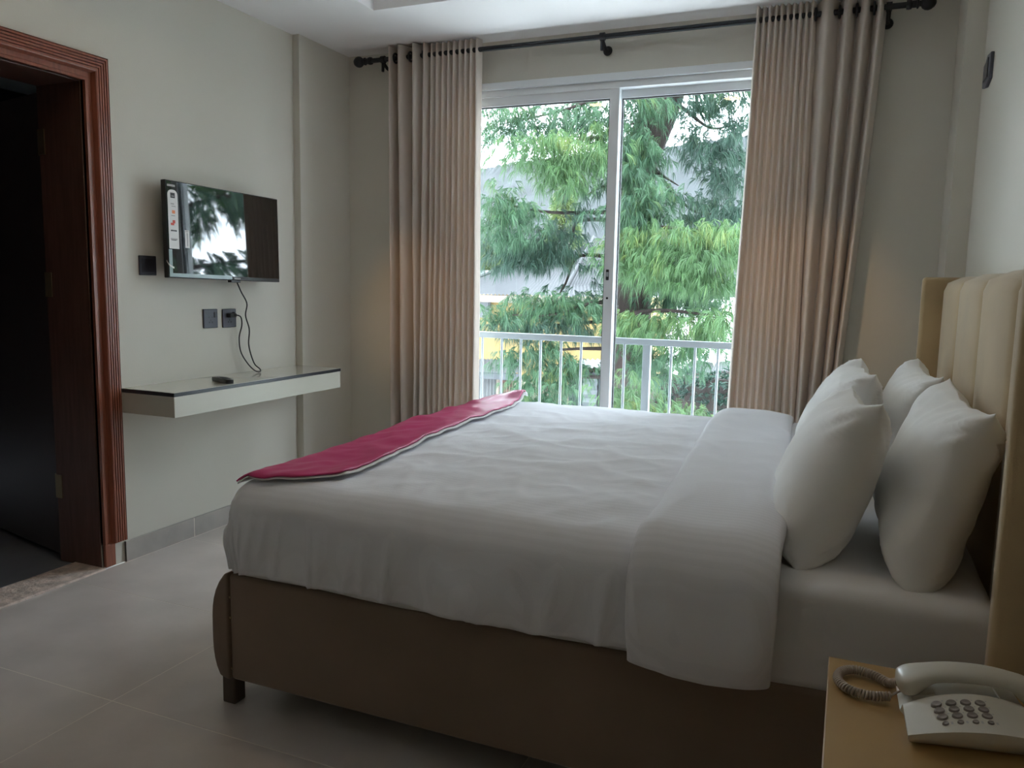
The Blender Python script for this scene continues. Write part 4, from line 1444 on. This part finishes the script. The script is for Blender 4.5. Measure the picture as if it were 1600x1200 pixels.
# -------- yellow house with tin roof
def corr_quad(mb, A, B, C_, D, n, depth, rows=2):
    """corrugated sheet: A-B bottom edge, D-C top edge, ridges run bottom to top"""
    A, B, C_, D = Vector(A), Vector(B), Vector(C_), Vector(D)
    nn = (B - A).cross(D - A).normalized()

    def fn(u, v):
        p_ = A.lerp(B, u).lerp(D.lerp(C_, u), v)
        k = int(round(u * (n * 4)))
        return p_ + nn * depth * (0, 1, 0, -1)[k % 4]
    mb.grid(fn, n * 4 + 1, rows)
    return mb


HYs = 19.0
hA = at(742, 462, HYs)
house = thing('house', 'yellow walled house with a pale tin hip roof across the yard', 'house', (-7.2, 21, -3.6))
zE = at(850, 462, HYs).z
xw0, xw1 = at(600, 500, HYs).x, at(960, 500, HYs).x
MB().box(xw0, xw1, HYs + 0.3, HYs + 6, -3.6, zE - 0.05).build('wall', M_YELL, house)
apexL, apexR = at(812, 412, HYs + 2.6), at(900, 408, HYs + 2.6)
apexL.z = apexR.z = at(850, 411, HYs + 2.6).z
e0, e1 = Vector((at(690, 462, HYs).x, HYs - 0.25, zE)), Vector((xw1 + 0.3, HYs - 0.25, zE))
r1 = MB()
corr_quad(r1, e0, e1, apexR + Vector((0.6, 0, 0)), apexL, 46, 0.018)
r1.build('roof_sheet', M_TIN, house, clean=False)
r2 = MB()
corr_quad(r2, Vector((e0.x, HYs + 6, zE)), e0, apexL, apexL + Vector((0, 0.4, 0)), 24, 0.018)
r2.build('roof_sheet', M_TIN, house, clean=False)
# taller gable roof behind, its apex left of the window stile
ga = at(928, 371, HYs + 3.6)
gl, gr = at(868, 420, HYs + 3.2), at(1020, 430, HYs + 3.2)
gb = at(1025, 455, HYs + 0.6)
r3 = MB()
corr_quad(r3, at(880, 458, HYs + 0.2), at(1022, 458, HYs + 0.2), ga + Vector((1.4, 0, -0.35)), ga, 30, 0.018)
corr_quad(r3, at(850, 418, HYs + 3.2), at(880, 458, HYs + 0.2), ga, ga + Vector((0.05, 0.3, 0)), 14, 0.018)
r3.build('roof_sheet', M_TIN, house, clean=False)
MB().tube([at(880, 456, HYs + .1), ga + Vector((0, -.03, 0.03))], 0.04, 6).tube([e0 + Vector((0, 0, .03)), apexL + Vector((0, 0, .03)), apexR + Vector((0, 0, .03))], 0.05, 6).build('ridge_cap', M_TIN, house)
box('fascia', (e0.x, e1.x, HYs - 0.27, HYs - 0.20, zE - 0.20, zE - 0.02), M_FASC, house)
# further flat roof at the left
MB().box(at(690, 430, HYs + 8).x, at(792, 430, HYs + 8).x, HYs + 7.5, HYs + 10, -3.5, at(760, 433, HYs + 8).z).build('rear_block', M_WHTB, house)
q0, q1 = at(690, 432, HYs + 7.6), at(800, 423, HYs + 9.8)
r4 = MB(); corr_quad(r4, (q0.x, HYs + 7.4, q0.z), (at(792, 432, HYs + 7.6).x, HYs + 7.4, q0.z), (q1.x, HYs + 9.8, q1.z), (q0.x, HYs + 9.8, q1.z), 16, 0.018)
r4.build('roof_sheet', M_TIN, house, clean=False)
# window of the house
wq = at(755, 470, HYs + .25)
wn = box('window', (at(735, 480, HYs + .25).x, at(766, 480, HYs + .25).x, HYs + 0.22, HYs + 0.32, at(755, 497, HYs).z, at(755, 468, HYs).z), M_WHTB, house)
box('pane', (at(738, 480, HYs + .2).x, at(763, 480, HYs + .2).x, HYs + 0.20, HYs + 0.23, at(755, 494, HYs).z, at(755, 471, HYs).z), M_TINM, wn)

# lean-to shed in front, lower left
SYs = 17.0
shd = thing('shed', 'low tin shed with white corrugated wall and rust red gate, left pane', 'shed', (at(770, 620, SYs).x, SYs, -3.6))
a0, a1 = at(690, 583, SYs), at(812, 583, SYs)
b0, b1 = at(690, 561, SYs + 1.3), at(812, 561, SYs + 1.3)
r5 = MB(); corr_quad(r5, a0, a1, b1, b0, 22, 0.015)
r5.build('roof_sheet', M_TIN, shd, clean=False)
box('gutter', (a0.x, a1.x, SYs + 0.02, SYs + 0.10, at(760, 592, SYs).z, at(760, 581, SYs).z), M_TIND, shd)
box('dark_wall', (a0.x, a1.x, SYs + 0.55, SYs + 0.7, -3.6, a0.z - .02), M_TIND, shd)  # dark grey wall set back under the shed roof
w5 = MB(); corr_quad(w5, (a0.x, SYs + .3, -3.6), (at(774, 600, SYs).x, SYs + .3, -3.6), (at(774, 600, SYs).x, SYs + .3, at(770, 588, SYs).z), (a0.x, SYs + .3, at(770, 588, SYs).z), 16, 0.02)
w5.build('wall_sheet', M_WHTB, shd, clean=False)
# gate of crossed bars
gx0, gx1 = at(776, 600, SYs).x, at(802, 600, SYs).x
zt_ = at(785, 597, SYs).z
for i in range(7):
    x = gx0 + (gx1 - gx0) * i / 6
    MB().box(x - .02, x + .02, SYs + .28, SYs + .32, -3.6, zt_).build('gate_bar', M_GRILL, shd)
for i in range(6):
    z = zt_ - 0.02 - i * 0.22
    MB().box(gx0, gx1, SYs + .29, SYs + .33, z - .025, z + .025).build('gate_bar', M_GRILL, shd)
box('gate_post', (gx0 - .10, gx0 - .03, SYs + .2, SYs + .32, -3.6, zt_ + .05), M_FASC, shd)
box('gate_post', (gx1 + .03, gx1 + .10, SYs + .2, SYs + .32, -3.6, zt_ + .05), M_FASC, shd)

# plaster yard wall and patched grey tin hut by the stile
yw = at(850, 610, 16.5)
ywl = thing('yard_wall', 'stained tan block wall behind the pine, between shed and tin hut', 'wall', (yw.x, 16.5, -3.6))
MB().box(at(806, 610, 16.5).x, at(895, 610, 16.5).x, 16.45, 16.65, -3.6, at(850, 600, 16.5).z).build('core', M_CONC, ywl)
x0, x1 = at(806, 610, 16.5).x, at(895, 610, 16.5).x
zt_ = at(850, 600, 16.5).z
for r in range(5):
    nb = 4
    for c in range(nb):
        xa = x0 + (x1 - x0) * (c + (0.25 if r % 2 else 0)) / nb
        xb = min(x1, xa + (x1 - x0) / nb - .015)
        if xb - xa > .05:
            box('block', (xa, xb, 16.42, 16.455, zt_ - (r + 1) * .20 + .012, zt_ - r * .20), M_CONC, ywl, bevel=0.006, seg=1)
hut = thing('tin_hut', 'grey hut clad in patched corrugated tin beside the window stile', 'hut', (at(920, 620, 15.5).x, 15.5, -3.6))
p5 = [at(x, 600, 15.5).x for x in (890, 914, 936, 975)]
ztp = at(915, 578, 15.5).z
for i, m_ in enumerate((M_TIND, M_TINM, M_TIND)):
    s = MB()
    if i == 1:   # sheet with sideways corrugation
        corr_quad(s, (p5[i], 15.38, ztp - .1), (p5[i], 15.38, -3.6), (p5[i + 1], 15.38, -3.6), (p5[i + 1], 15.38, ztp - .1), 18, 0.025)
    else:
        corr_quad(s, (p5[i], 15.45, -3.6), (p5[i + 1], 15.45, -3.6), (p5[i + 1], 15.45, ztp), (p5[i], 15.45, ztp), 8, 0.02)
    s.build('wall_sheet', m_, hut, clean=False)
MB().box(p5[0], p5[3], 15.5, 17.0, -3.6, ztp - .02).build('core', M_TIND, hut)
for (xa, xb, ya, za, zb, m_) in ((884, 930, 15.3, 577, 566, M_TIND), (905, 980, 15.1, 572, 560, M_TINM), (915, 970, 15.2, 580, 573, M_TIN)):
    s = MB()
    corr_quad(s, at(xa, za + 3, ya), at(xb, za, ya), at(xb + 6, zb, ya + 1.3), at(xa + 4, zb + 2, ya + 1.3), 10, 0.02)
    s.build('roof_sheet', m_, hut, clean=False)

# small white roofed house far right
hw_ = at(1100, 590, 27)
wh = thing('cottage', 'small white-roofed house seen between the railing bars, right pane', 'house', (hw_.x, 28, -3.6))
MB().box(at(1068, 590, 27).x, at(1150, 590, 27).x, 27.2, 31, -3.6, at(1100, 584, 27).z).build('wall', M_FASC, wh)
r6 = MB()
corr_quad(r6, at(1060, 583, 26.8), at(1122, 584, 26.8), at(1112, 566, 29), at(1082, 562, 29), 18, 0.02)
corr_quad(r6, at(1112, 580, 26.8), at(1160, 580, 26.8), at(1155, 562, 29), at(1118, 566, 29), 14, 0.02)
r6.build('roof_sheet', M_TIN, wh, clean=False)
for px in (1076, 1090, 1104):
    wo = box('window', (at(px - 4, 588, 27.15).x, at(px + 4, 588, 27.15).x, 27.12, 27.22, at(px, 593, 27.1).z, at(px, 586, 27.1).z), M_WHTB, wh)
    box('pane', (at(px - 3, 588, 27.1).x, at(px + 3, 588, 27.1).x, 27.10, 27.13, at(px, 592, 27.1).z, at(px, 587, 27.1).z), M_TIND, wo)
